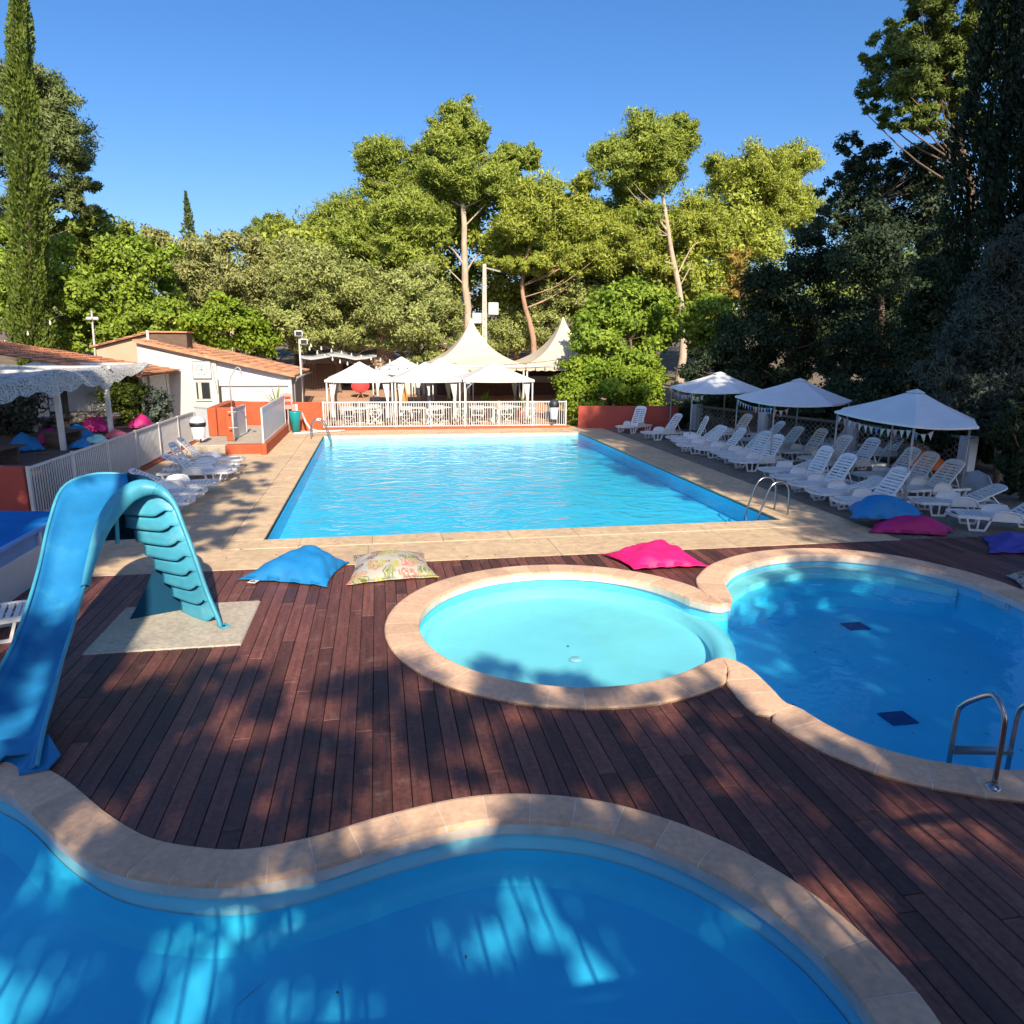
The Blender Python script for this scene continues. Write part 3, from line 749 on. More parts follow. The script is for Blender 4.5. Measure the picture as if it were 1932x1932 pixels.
# inner back wall behind the slots and the far side wall under the crown, shade painted in
m = MB(); m.grid([[(-2.80+.3*u, 10.14-.08*u, .1) for u in (0, .5, 1)], [(-3.20+.4*u, 10.26-.10*u, 1.0) for u in (0, .5, 1)], [(-3.40+.5*u, 10.32-.12*u, 1.6) for u in (0, .5, 1)]]); m.build('back_shell', M['slideshade'], sl, solid=.02)
far = spl([(-3.78, 9.55, 1.10), (-3.74, 9.95, 1.55), (-3.50, 10.2, 1.80), (-3.15, 10.30, 1.80), (-2.92, 10.28, 1.62), (-2.78, 10.22, 1.35)], 26)
m = MB(); m.grid([[tuple(p) for p in far], [tuple(p*.5+np.array([-3.3, 10.2, .95])*.5) for p in far], [tuple(np.array([-3.3, 10.2, .95])) for p in far]]); m.build('far_wall', M['slideshade'], sl, solid=.02)
m = MB(); m.plate([(-3.30, 9.64, .012), (-2.62, 9.95, .012), (-2.66, 9.97, .16), (-2.82, 9.99, .36), (-2.98, 10.01, .60), (-3.06, 9.96, .54), (-3.15, 9.86, .32), (-3.23, 9.75, .14)], .02, (.3, -1, 0)); m.build('skirt', M['slideshade'], sl)  # the shadow on the skirt is painted by its dark colour
m = MB(); m.bar((-3.36, 9.72, 1.02), (-3.33, 9.70, 1.42), .05, .02); m.build('strut', M['slideblue'], sl)

# ================================================================== SUN LOUNGERS
def lounger_parts():
    """white resin lounger: foot at x=0, head towards +x"""
    root = thing('sun_lounger', 'x', 'sun lounger')
    W_ = .32
    def zc(x): return .285+.022*math.sin(PI*min(1, x/1.12))-.03*smooth(.5, 1.12, x)
    fr = MB()
    for s in (-1, 1):
        pts = [(.10, s*(W_-.02), zc(.1)-.015), (.3, s*W_, zc(.3)-.02), (.8, s*W_, zc(.8)-.02), (1.2, s*W_, .255), (1.86, s*(W_-.01), .25)]
        for a_, b_ in zip(pts[:-1], pts[1:]): fr.bar(a_, b_, .045, .06)
    # rounded foot end with a hand slot
    P = []
    for k in range(13):
        q = PI*(.5+k/12); P.append((.13+.13*math.cos(q), W_*.98*math.sin(q)*1.0, zc(.1)-.01))
    for a_, b_ in zip(P[:-1], P[1:]): fr.bar(a_, b_, .05, .05)
    fr.bar((.19, -W_, zc(.2)-.008), (.19, W_, zc(.2)-.008), .05, .03)
    fr.bar((1.86, -W_, .25), (1.86, W_, .25), .05, .05); fr.bar((1.5, -W_, .245), (1.5, W_, .245), .04, .04); fr.bar((1.15, -W_, .25), (1.15, W_, .25), .05, .05)
    fr.build('frame', M['plastic'], root, True)
    sm_ = MB(); n = 11
    for k in range(n):
        x0 = .23+k*.082; x1 = x0+.056
        sm_.add([(x0, -W_+.01, zc(x0)), (x1, -W_+.01, zc(x1)), (x1, W_-.01, zc(x1)), (x0, W_-.01, zc(x0)), (x0, -W_+.01, zc(x0)-.022), (x1, -W_+.01, zc(x1)-.022), (x1, W_-.01, zc(x1)-.022), (x0, W_-.01, zc(x0)-.022)],
                [(0, 1, 2, 3), (7, 6, 5, 4), (0, 4, 5, 1), (1, 5, 6, 2), (2, 6, 7, 3), (3, 7, 4, 0)])
    sm_.bar((.22, 0, .268), (1.14, 0, .255), .05, .012)
    sm_.build('seat', M['plastic'], root, True)
    for s in (-1, 1):
        a_ = MB(); top = []
        xs = [.68, .71, .74, .81, .92, 1.05, 1.16, 1.22, 1.25]
        zs = [.25, .33, .395, .425, .435, .425, .395, .33, .25]
        poly = [(x, s*(W_+.035), z) for x, z in zip(xs, zs)]
        a_.tube(poly, [.020]*9, 6)
        a_.plate([(x, s*(W_+.02), z-.02) for x, z in zip(xs, zs)], .014, (0, s, 0))
        a_.build('armrest', M['plastic'], root, True)
    for x0, x1, xt0, xt1 in ((.34, .60, .26, .70), (1.42, 1.66, 1.32, 1.78)):
        for s in (-1, 1):
            l = MB(); y = s*(W_-.01); zt = .27
            l.bar((x0, y, .015), (xt0, y, zt), .035, .045, (0, 1, 0)); l.bar((x1, y, .015), (xt1, y, zt), .035, .045, (0, 1, 0))
            l.bar((x0-.01, y, .02), (x1+.01, y, .02), .035, .04); l.bar(((x0+x1)/2, y, .02), ((xt0+xt1)/2, y, zt), .03, .03, (0, 1, 0))
            l.build('leg', M['plastic'], root, True)
    b = MB(); n = 9; Lb = .86
    for s in (-1, 1): b.bar((0, s*(W_-.045), 0), (Lb-.06, s*(W_-.07), 0), .05, .03)
    b.bar((.03, -W_+.03, 0), (.03, W_-.03, 0), .07, .026)
    for k in range(n):
        x0 = .10+k*.083; w = W_-.04-.03*k/n
        b.bar((x0, -w, 0), (x0, w, 0), .050, .022)
    P = [(Lb-.07+.075*math.sin(q), (W_-.085)*math.cos(q), 0) for q in np.linspace(0, PI, 9)]
    for a_, c_ in zip(P[:-1], P[1:]): b.bar(a_, c_, .06, .026)
    b.bar((Lb-.06, -W_+.09, 0), (Lb-.06, W_-.09, 0), .07, .022)
    b.bar((.06, 0, -.006), (Lb-.05, 0, -.006), .035, .012)
    bo = b.build('backrest', M['plastic'], root, True); bo.location = (1.12, 0, .262)
    p = MB()
    for s in (-1, 1): p.bar((0, s*.17, 0), (.50, s*.17, 0), .025, .02)
    p.bar((.48, -.17, 0), (.48, .17, 0), .025, .02)
    po = p.build('prop', M['plastic'], root, True)
    return root
proto = lounger_parts()
_used = [False]
def lounger(x, y, ang, back, label, group):
    o = copy_tree(proto) if _used[0] else proto
    _used[0] = True
    jr = random.Random(int(x*313+y*177)); x += jr.uniform(-.10, .10); y += jr.uniform(-.06, .06); ang += jr.uniform(-4, 4); back += jr.uniform(-4, 4)
    o.location = (x, y, gh(x, y)+.008 if x > 9.7 else 0.0); o.rotation_euler = (0, 0, R(ang)); o['label'] = label; o['group'] = group
    for ch in o.children:
        if ch.name.startswith('backrest'): ch.rotation_euler = (0, -R(back), 0)
        if ch.name.startswith('prop'):
            px, pz = 1.12+.52*math.cos(R(back)), .262+.52*math.sin(R(back))-.015
            tx, tz = min(1.80, px+.05+.25*math.cos(R(back))), .262
            ang2 = math.atan2(pz-tz, tx-px); ln = math.hypot(px-tx, pz-tz)
            ch.location = (px, 0, pz); ch.rotation_euler = (0, ang2, 0); ch.scale = (max(.2, ln/.5), 1, 1)
    return o
PROTO_KIDS = True
gR = 'white sun loungers on the gravel right of the main pool'
gL = 'white sun loungers along the left fence'
front = [  # x, y, angle, back recline, label
 (9.85, 13.98, 3, 58, 'upright poolside row lounger closest to the blue beanbag, beside the parasol pole'),
 (9.92, 14.92, 5, 20, 'poolside row lounger with its backrest nearly flat, second from the blue beanbag'),
 (10.0, 15.85, 2, 56, 'poolside row lounger with raised back, third from the blue beanbag'),
 (10.15, 16.88, 4, 62, 'poolside row lounger with steep back, fourth from the blue beanbag, by a pole'),
 (10.35, 17.95, 1, 14, 'poolside row lounger lying almost flat, fifth from the blue beanbag'),
 (10.3, 19.55, 3, 60, 'poolside row lounger with steep back behind the near corner of the middle parasol'),
 (10.3, 20.45, 6, 57, 'poolside row lounger with raised back under the middle parasol, second past its near pole'),
 (10.4, 21.3, 2, 50, 'poolside row lounger half raised under the middle parasol, third past its near pole'),
 (10.2, 22.25, 0, 54, 'poolside row lounger under the far end of the middle parasol'),
 (10.1, 23.1, 5, 45, 'poolside row lounger in the gap between the middle and the far parasol'),
 (10.25, 24.3, -3, 40, 'poolside row lounger just before the near pole of the far parasol'),
 (10.45, 25.2, -8, 66, 'poolside row lounger with very steep back behind the far parasol near pole'),
 (10.1, 26.6, 8, 55, 'poolside row lounger under the far end of the far parasol'),
 (9.95, 28.7, 38, 68, 'lone lounger turned to the pool in front of the dull red wall'),
]
for x, y, a_, b_, lb in front: lounger(x, y, a_, b_, 'white '+lb, gR)
second = [
 (11.36, 12.62, -24, 42, 'white lounger turned sideways at the edge of the timber deck, nearest to the purple beanbag'),
 (11.55, 13.85, -16, 26, 'white lounger with low backrest, just behind the one nearest the purple beanbag'),
 (12.25, 14.95, 4, 50, 'white back row lounger under the right corner of the nearest parasol'),
 (12.3, 15.9, 6, 52, 'white back row lounger in the middle of the nearest parasol shade'),
 (12.45, 16.9, 2, 58, 'white back row lounger under the far corner of the nearest parasol'),
 (12.7, 18.7, 4, 56, 'white back row lounger past the nearest parasol, in front of the orange cushion'),
 (12.6, 19.8, 6, 48, 'white back row lounger next to the near pole of the middle parasol'),
 (12.7, 21.2, 2, 56, 'white back row lounger under the middle parasol, near half'),
 (12.6, 22.3, 4, 52, 'white back row lounger under the middle parasol, far half'),
 (12.8, 24.4, 2, 46, 'white back row lounger between the middle and far parasols'),
 (12.7, 26.0, 8, 55, 'white back row lounger in deep shade under the far parasol'),
 (14.9, 20.4, 0, 58, 'white lounger of the rearmost row in front of the pierced block wall, near end'),
 (14.8, 22.6, 4, 55, 'white lounger of the rearmost row in front of the pierced block wall, far end'),
]
for x, y, a_, b_, lb in second: lounger(x, y, a_, b_, lb, gR)
left = [
 (-3.95, 14.75, 186, 22, 'white left fence lounger right behind the slide arch, nearest of its row'),
 (-3.98, 15.95, 184, 24, 'white left fence lounger with low back, second behind the slide'),
 (-3.9, 16.95, 182, 27, 'white left fence lounger with low back, third behind the slide'),
 (-3.85, 18.1, 184, 30, 'white left fence lounger with low back, fourth behind the slide'),
 (-3.75, 19.65, 178, 58, 'white left fence lounger with steep back, first past the gap in the row'),
 (-3.75, 20.5, 180, 20, 'white left fence lounger with flat back next to the steep one'),
 (-3.8, 21.75, 182, 46, 'white left fence lounger with raised back in front of the grey bin'),
]
for x, y, a_, b_, lb in left: lounger(x, y, a_, b_, lb, gL)
lounger(-4.15, 9.45, 196, 10, 'white lounger at the left edge between the chute and the white sided tank', gL)
# ================================================================== BEANBAG CUSHIONS
def cushion(name, label, corners, h, mat, z0=0.005, seed=1, wr=.02, peak=(.5, .5), group=None, n=26, seam=True, cat='beanbag'):
    """a floor cushion between four ground corners: puffed middle, pinched seam, creases running to the corners"""
    rr = random.Random(seed)
    c = [np.array([p[0], p[1], p[2] if len(p) > 2 else z0]) for p in corners]
    ctr = sum(c)/4
    ph = [rr.uniform(0, 6.3) for _ in range(8)]
    top, bot = [], []
    for i in range(n+1):
        u = i/n; rt, rb = [], []
        for j in range(n+1):
            v = j/n
            base = (c[0]*(1-u)+c[1]*u)*(1-v)+(c[3]*(1-u)+c[2]*u)*v
            uu, vv = 2*u-1, 2*v-1
            pin = .10*(1-uu*uu)*vv*abs(vv)+0; pin2 = .10*(1-vv*vv)*uu*abs(uu)
            base = base-(c[3]-c[0])*pin*.5-(c[1]-c[0])*pin2*.5
            f = (max(0, 1-abs(uu)**2.4)**.62)*(max(0, 1-abs(vv)**2.4)**.62)
            sk = 1-.35*abs(u-peak[0])-.35*abs(v-peak[1])
            w = wr*(math.sin(7*u+5*v+ph[0])*.6+math.sin(13*u-9*v+ph[1]+2*math.sin(4*v+ph[4]))*.5+math.sin(23*v+6*u+ph[2])*.25+math.sin(31*u+17*v+ph[3])*.18)
            edge = .5*wr*(1-f)*math.sin(26*(u+v*.7)+ph[5])
            z = .028+h*f*sk+w*(f**.5)+edge*.6
            rt.append((base[0], base[1], base[2]+max(.022, z)))
            rb.append((base[0]*(1-.06*f)+ctr[0]*.06*f, base[1]*(1-.06*f)+ctr[1]*.06*f, base[2]+.004+.02*(1-f)))
        top.append(rt); bot.append(rb)
    m = MB(); m.grid(top); b0 = len(m.v); m.grid(bot[::-1])
    def ti(i, j): return i*(n+1)+j
    def bi(i, j): return b0+(n-i)*(n+1)+j
    for k in range(n):
        for q in ((ti(0, k), ti(0, k+1), bi(0, k+1), bi(0, k)), (ti(n, k+1), ti(n, k), bi(n, k), bi(n, k+1)), (ti(k+1, 0), ti(k, 0), bi(k, 0), bi(k+1, 0)), (ti(k, n), ti(k+1, n), bi(k+1, n), bi(k, n))):
            m.f.append(q); m.sm.append(True)
    t = thing(name, label, cat, (ctr[0], ctr[1], z0), 0, group)
    m.build('cover', mat, t)
    if seam:
        s = MB(); P = [top[i][0] for i in range(0, n+1, 2)]; s.tube([(p[0], p[1], p[2]) for p in P], .012, 5)
        s.build('seam', mat, t); s = MB(); P = [top[i][n] for i in range(0, n+1, 2)]; s.tube(P, .012, 5); s.build('seam', mat, t)
    return t
t = cushion('beanbag', 'blue floor beanbag with a white eyelet tab, left of the leaf print one', [(-2.20, 11.08), (-.84, 10.52), (-.56, 11.72), (-1.55, 12.12)], .36, M['bagblue'], seed=2, wr=.036, peak=(.55, .7))
m = MB(); m.box((-1.95, 10.92, .03), (.13, .13, .015), R(-20), .005); tb = m.build('eyelet_tab', M['flagwhite'], t)
m = MB(); m.lathe([(.018, .002), (.03, .006), (.034, 0)], 12, (-1.95, 10.90, .04)); m.build('eyelet', M['black'], tb)
cushion('beanbag', 'flat floor beanbag in leafy cream and brown print beside the blue one', [(-.56, 10.54), (.84, 10.70), (.70, 12.10), (-.50, 12.10)], .21, M['floral'], seed=4, wr=.016)
cushion('beanbag', 'bright pink floor beanbag lying between the two round basins', [(3.95, 10.55), (5.22, 10.52), (5.05, 11.75), (3.72, 11.45)], .25, M['bagpink'], z0=.03, seed=6, wr=.045, peak=(.65, .75))
cushion('beanbag', 'magenta floor beanbag underneath the blue one by the loungers', [(9.38, 12.2), (10.75, 11.75), (11.25, 12.1), (10.0, 13.0)], .30, M['bagmagenta'], seed=8, wr=.025, peak=(.7, .4))
cushion('beanbag', 'blue floor beanbag slumped on top of the magenta one', [(9.25, 12.62), (10.5, 12.12), (11.0, 12.75), (9.75, 13.45)], .40, M['bagblue'], z0=.20, seed=9, wr=.045, peak=(.4, .5))
cushion('beanbag', 'crumpled purple floor beanbag on the deck at the right edge', [(10.55, 10.55), (12.1, 10.2), (12.3, 11.3), (11.3, 11.55)], .19, M['bagpurple'], seed=11, wr=.05)
cushion('beanbag', 'floor beanbag in leafy cream and brown print cut off by the right edge', [(9.42, 8.72), (10.6, 8.45), (10.9, 9.5), (9.75, 9.35)], .2, M['floral'], seed=13)
cushion('beanbag', 'orange cushion glowing in a patch of sun behind the nearest parasol', [(15.2, 18.4), (16.6, 18.2), (16.7, 19.2), (15.3, 19.4)], .55, M['bagorange'], z0=.02, seed=15, wr=.07)

# ================================================================== FENCES
def bar_fence(name, label, p0, p1, nbay, h, zb, bars, group=None, mat='whitemetal'):
    p0, p1 = np.array(p0, float), np.array(p1, float)
    t = thing(name, label, 'fence', (p0[0], p0[1], 0), 0, group)
    L_ = np.linalg.norm(p1-p0)
    for k in range(nbay+1):
        q = p0+(p1-p0)*k/nbay
        m = MB(); m.box((q[0], q[1], (h+.02)/2), (.06, .06, h+.02), math.atan2(p1[1]-p0[1], p1[0]-p0[0]), .006); m.build('post', M[mat], t)
    for k in range(nbay):
        a_ = p0+(p1-p0)*(k+.035/L_*nbay)/nbay; b_ = p0+(p1-p0)*(k+1-.035/L_*nbay)/nbay
        m = MB()
        m.bar((a_[0], a_[1], h-.025), (b_[0], b_[1], h-.025), .045, .05); m.bar((a_[0], a_[1], zb+.025), (b_[0], b_[1], zb+.025), .04, .045)
        n = bars
        for j in range(n):
            q = a_+(b_-a_)*(j+.5)/n
            m.bar((q[0], q[1], zb+.048), (q[0], q[1], h-.051), .024, .024, (1, 0, 0))
        m.build('bar_panel', M[mat], t)
    return t
bar_fence('railing', 'long white metal bar railing beyond the end of the main pool', (-2.28, 31.45), (8.15, 31.1), 7, 1.16, .09, 14)
bar_fence('railing', 'white metal bar railing with square posts along the left side behind the loungers', (-6.83, 15.5), (-6.6, 27.9), 6, 1.13, .10, 18)
m = MB(); m.b2(-2.35, 8.3, 31.0, 31.6, -.03, .075, .015)
tag(m.build('kerb', M['orange']), 'low terracotta kerb under the white railing at the far pool end', 'kerb')
m = MB(); m.b2(-7.0, -6.55, 15.3, 28.0, -.03, .06, .012)
tag(m.build('kerb', M['orange']), 'low terracotta kerb under the left white railing', 'kerb')

# ================================================================== LOW WALLS
def wall(name, label, p0, p1, th, h0, h1, mat, z=-.05, cap=True):
    p0, p1 = np.array(p0, float), np.array(p1, float); d = p1-p0; L_ = np.linalg.norm(d); d /= L_; nn = np.array([-d[1], d[0]])*th/2
    m = MB(); n = max(2, int(L_/.5)); rr = random.Random(int(abs(p0[0]*100+p0[1]*10)))
    A, B = [], []
    for k in range(n+1):
        q = p0+d*L_*k/n; h = h0+(h1-h0)*k/n+rr.uniform(-.006, .006)
        A.append(((q-nn)[0], (q-nn)[1], z)); A.append(((q-nn)[0], (q-nn)[1], h)); A.append(((q+nn)[0], (q+nn)[1], h)); A.append(((q+nn)[0], (q+nn)[1], z))
    fs = [(3, 2, 1, 0), tuple(4*n+i for i in range(4))]
    for k in range(n):
        for j in range(3): fs.append((4*k+j, 4*k+4+j, 4*k+5+j, 4*k+1+j)[::-1])
    m.add(A, fs); return tag(m.build(name, M[mat], bevel=.02), label, 'wall')
wall('rendered_wall', 'low terracotta wall left of the far white railing, behind the teal planter', (-6.2, 31.2), (-2.36, 31.45), .2, 1.22, 1.14, 'orange')
wall('rendered_wall', 'dull red wall in shade right of the hedge behind the lone lounger', (8.7, 31.0), (12.7, 29.4), .22, .95, 1.05, 'red')
wall('rendered_wall', 'dark red wall at the left edge, at the near end of the left railing', (-13, 15.75), (-6.93, 15.65), .22, 1.13, 1.13, 'red')
m = MB(); m.tube([(-9.0, 15.28, .16), (-8, 15.30, .17), (-7.0, 15.33, .13)], .06, 8)
tag(m.build('pipe', M['panelgrey']), 'pale pipe lying along the foot of the dark red wall at the left edge', 'pipe')
# stone retaining edge of the raised lounge
LZ = .70
m = MB(); m.b2(-16.5, -7.35, 16.1, 29.2, -.1, LZ-.02)
tag(m.build('lounge_floor', M['darkwood']), kind='structure')  # dark colour paints in the deep shade over the lounge

# ================================================================== SHOWER CORNER
sh = thing('shower_wall', 'terracotta shower enclosure with stepped floor and grey screens beside the left railing', 'wall', (-5, 27, 0))
m = MB(); m.b2(-6.0, -3.82, 25.0, 31.0, -.05, .26, .02); m.build('floor', M['slab'], sh)
m = MB(); m.b2(-4.95, -3.82, 24.6, 24.98, -.05, .30, .02); m.build('step', M['orange'], sh)
m = MB(); m.b2(-3.80, -3.62, 24.35, 30.6, -.05, .36, .02); m.build('kerb', M['orange'], sh)
m = MB(); m.b2(-6.02, -5.72, 27.4, 31.0, .262, 1.28, .02); m.build('side_wall', M['orange'], sh)
m = MB(); m.b2(-5.70, -5.02, 27.4, 27.62, .262, 1.28, .02); m.build('front_wall', M['orange'], sh)
m = MB(); m.b2(-5.12, -4.9, 25.9, 26.12, .262, 1.36, .02); m.build('pier', M['orange'], sh)
def screen(p0, p1, z0, z1, parent, name='screen'):
    p0, p1 = np.array(p0, float), np.array(p1, float)
    m = MB()
    for z in (z0+.025, z1-.025): m.bar((p0[0], p0[1], z), (p1[0], p1[1], z), .05, .05)
    for q in (p0, p1): m.bar((q[0], q[1], z0), (q[0], q[1], z1), .052, .052, (1, 0, 0))
    f_ = m.build(name, M['whitemetal'], parent)
    m = MB(); d = (p1-p0)/np.linalg.norm(p1-p0)*.03
    m.bar((p0[0]+d[0], p0[1]+d[1], (z0+z1)/2), (p1[0]-d[0], p1[1]-d[1], (z0+z1)/2), .016, z1-z0-.1); m.build('infill', M['panelgrey'], f_)
screen((-3.71, 24.42), (-3.71, 30.3), .37, 1.52, sh)
screen((-4.98, 26.2), (-4.86, 28.2), .28, 1.34, sh)
screen((-6.62, 28.1), (-5.98, 27.45), .05, 1.30, sh)
sp = thing('shower', 'tall grey outdoor shower pole with bent head at the terracotta enclosure', 'shower', (-4.86, 25.75, 0))
m = MB(); m.tube([(-4.86, 25.75, .26), (-4.86, 25.75, 1.45)], .035, 8); m.build('pole', M['pole'], sp)
m = MB(); m.tube([(-4.86, 25.75, 1.45), (-4.86, 25.75, 2.25), (-4.82, 25.72, 2.42), (-4.62, 25.66, 2.72), (-4.54, 25.63, 2.76), (-4.47, 25.6, 2.70), (-4.44, 25.6, 2.52)], .020, 8); m.build('riser', M['pole'], sp)
m = MB(); m.lathe([(.02, .03), (.03, .02), (.09, .0), (.085, -.015), (.001, -.02)], 14, (-4.44, 25.6, 2.5)); m.build('shower_head', M['pole'], sp)
for z in (.75, 1.28): m = MB(); m.bar((-5.0, 25.72, z), (-4.72, 25.72, z), .03, .03); m.build('tap', M['pole'], sp)
# bins
def bin_(name, label, x, y, z, body, lid, rz=0, r_=.2, h=.55, stand=.45, cat='bin'):
    t = thing(name, label, cat, (x, y, z), rz)
    m = MB(); m.lathe([(r_*.82, stand), (r_, stand+h), (r_*.96, stand+h), (r_*.8, stand+.02)], 18); m.lathe([(.001, stand), (r_*.82, stand)], 18); m.build('body', body, t, True)
    m = MB(); m.lathe([(r_*1.02, stand+h-.10), (r_*1.06, stand+h-.09), (r_*1.08, stand+h+.02), (r_*1.04, stand+h+.03)], 18); m.build('bag_rim', M['black'], t, True)
    m = MB(); m.lathe([(r_*1.05, stand+h+.03), (r_*1.02, stand+h+.10), (r_*.72, stand+h+.2), (.001, stand+h+.24)], 18); m.build('lid', lid, t, True)
    m = MB(); m.tube([(0, r_*.9, 0), (0, r_*.9, stand+h)], .03, 8); m.build('post', M['pole'], t, True)
    return t
bin_('litter_bin', 'grey litter bin with black bag rim and domed lid by the left railing', -5.95, 25.6, 0, M['panelgrey'], M['panelgrey'], 0, .24, .5, .42)
bin_('litter_bin', 'pale blue litter bin with dark lid hung on the far white railing', 7.55, 30.85, 0, M['binblue'], M['binlid'], 0, .2, .62, .4)
bb = thing('litter_bin', 'square dark blue bin with a small white mark under the shade net', 'bin', (-10.9, 27.6, LZ))
m = MB(); m.box((-10.9, 27.6, LZ+.75), (.5, .45, .95), 0, .04); m.build('body', M['binlid'], bb)
m = MB(); m.box((-10.9, 27.6, LZ+1.28), (.54, .5, .10), 0, .03); m.build('lid', M['black'], bb)
m = MB(); m.box((-10.9, 27.36, LZ+.8), (.38, .012, .6), 0); m.build('front_panel', M['panelgrey'], bb)
m = MB(); m.tube([(-10.9, 27.6, LZ), (-10.9, 27.6, LZ+.3)], .05, 8); m.build('post', M['pole'], bb)
# planter + palm
pl = thing('planter', 'tall tapered teal plant pot in front of the terracotta wall', 'plant pot', (-3.35, 30.55, 0))
m = MB(); m.lathe([(.001, 0), (.15, 0), (.24, .80), (.25, .86), (.22, .86), (.2, .75), (.001, .74)], 20, (-3.35, 30.55, 0)); m.build('pot', M['teal'], pl)
pm = thing('palm_plant', 'spiky yellow green palm plant with arching fronds above the grey screen', 'plant', (-4.05, 30.75, .9))
def frond_plant(t, x, y, z, n, ln, mat, seed, w=.05, droop=.5, up=1.0):
    rr = random.Random(seed); m = MB()
    for k in range(n):
        a_ = rr.uniform(0, 6.3); l = ln*rr.uniform(.6, 1.1); lean = rr.uniform(.15, .8); P = []; Q = []
        for j in range(7):
            s = j/6; rad_ = l*lean*s; zz = z+up*l*(s-droop*lean*s*s*1.2)
            ww = w*(1-s*.85)*(.4+.6*min(1, s*4)); px, py = x+rad_*math.cos(a_), y+rad_*math.sin(a_)
            P.append((px-ww*math.sin(a_), py+ww*math.cos(a_), zz)); Q.append((px+ww*math.sin(a_), py-ww*math.cos(a_), zz))
        m.grid([P, Q])
    return m.build('fronds', mat, t)
frond_plant(pm, -4.05, 30.75, .95, 26, 1.15, M['l_olive'], 3, .035)
m = MB(); m.lathe([(.001, 0), (.2, 0), (.24, .9), (.001, .88)], 14, (-4.05, 30.75, .26)); m.build('pot', M['orange'], pm)
sg = thing('notice_sign', 'small faded pink notice board by the grey screen', 'sign', (-3.62, 30.62, 1.0))
m = MB(); m.box((-3.62, 30.62, 1.25), (.36, .02, .62), R(8)); m.build('board', M['signred'], sg)
m = MB(); m.box((-3.62, 30.604, 1.40), (.26, .004, .10), R(8)); m.build('lettering', M['red'], sg); 
m = MB(); m.box((-3.60, 30.607, 1.18), (.22, .004, .14), R(8)); m.build('lettering', M['red'], sg)
m = MB(); m.box((-3.62, 30.65, .7), (.04, .03, 1.3)); m.build('post', M['pole'], sg)
fx = thing('first_aid_box', 'small white and pink box standing on the rim of the teal pot', 'box', (-3.35, 30.55, .86))
m = MB(); m.b2(-3.45, -3.32, 30.5, 30.6, .87, 1.14, .01); m.build('box', M['signred'], fx)
m = MB(); m.b2(-3.315, -3.22, 30.5, 30.6, .87, 1.14, .01); m.build('label_strip', M['white'], fx)
m = MB(); m.tube([(-3.1, 30.9, .75), (-2.95, 30.6, .42), (-2.75, 30.4, .14), (-2.4, 30.2, .06), (-1.9, 30.35, .05), (-1.4, 30.5, .05)], .045, 8)
tag(m.build('pool_hose', M['hose']), 'pale ribbed hose curling from the terracotta wall to the pool corner', 'hose')
for k, (x0, x1, yy) in enumerate(((-3.35, -2.45, 29.75), (-2.95, -2.35, 29.95))):
    m = MB(); m.tube([(x0, yy, .04), (x1, yy+.45, .04)], .045, 8)
    tag(m.build('pipe_piece', M['panelgrey']), ('longer', 'shorter')[k]+' of the two pale pipes lying on the paving near the far ladder', 'pipe')

# ================================================================== POOL LADDERS
def handrail(t, x0, y0, dirx, diry, hgt=.72, reach=.75, deep=-.85, r_=.021, name='rail'):
    d = np.array([dirx, diry]); P = []
    prof = [(-.38, .0), (-.38, hgt*.55), (-.34, hgt*.82), (-.24, hgt*.97), (-.10, hgt), (.03, hgt*.93), (.12, hgt*.75), (.22, hgt*.35), (.30, .0), (.34, -.3), (.34, deep)]
    P = spl([(x0+d[0]*s, y0+d[1]*s, z) for s, z in prof], 30)
    m = MB(); m.tube([tuple(p) for p in P], r_, 8); return m.build(name, M['steel'], t)
pl_ = thing('pool_ladder', 'chrome pool ladder with two curved rails at the near right corner of the main pool', 'pool ladder', (8.3, 13.9, 0))
for y in (13.88, 14.42): handrail(pl_, PX1, y, -1, -.02, .74)
for z in (-.3, -.6): m = MB(); m.b2(PX1-.40, PX1-.28, 13.89, 14.41, z, z+.03); m.build('tread', M['steel'], pl_)
pl2 = thing('pool_ladder', 'dark chrome pool ladder at the far left corner of the main pool', 'pool ladder', (-2.2, 28.6, 0))
for y in (28.25, 28.8): handrail(pl2, PX0, y, 1, 0, .72)
for z in (-.3, -.6): m = MB(); m.b2(PX0+.28, PX0+.40, 28.26, 28.79, z, z+.03); m.build('tread', M['steel'], pl2)
pl3 = thing('pool_ladder', 'chrome ladder with flat tread on the deeper round basin rim, cut by the right edge', 'pool ladder', (5.0, 4.5, 0))
e1 = np.array([4.90, 4.80]); e2 = np.array([5.42, 4.70]); inn_ = np.array([.12, .99])
for e in (e1, e2):
    pts = [(e-inn_*.36, .03), (e-inn_*.36, .55), (e-inn_*.33, .70), (e-inn_*.24, .775), (e-inn_*.16, .77), (e+inn_*.02, .63), (e+inn_*.12, .53), (e+inn_*.17, .44), (e+inn_*.18, .2), (e+inn_*.18, -.75)]
    m = MB(); m.tube([tuple(p) for p in spl([(q[0], q[1], z) for q, z in pts], 32)], .022, 10); m.build('rail', M['steel'], pl3)
    m = MB(); b = e-inn_*.36; m.lathe([(.06, 0), (.055, .02), (.022, .03)], 14, (b[0], b[1], .045)); m.build('flange', M['steel'], pl3)
for z in (.0, -.30):
    m = MB(); a_ = e1+inn_*.18; b_ = e2+inn_*.18; m.bar((a_[0], a_[1], z+.06), (b_[0], b_[1], z+.06), .09, .035); m.build('tread', M['steel'], pl3)

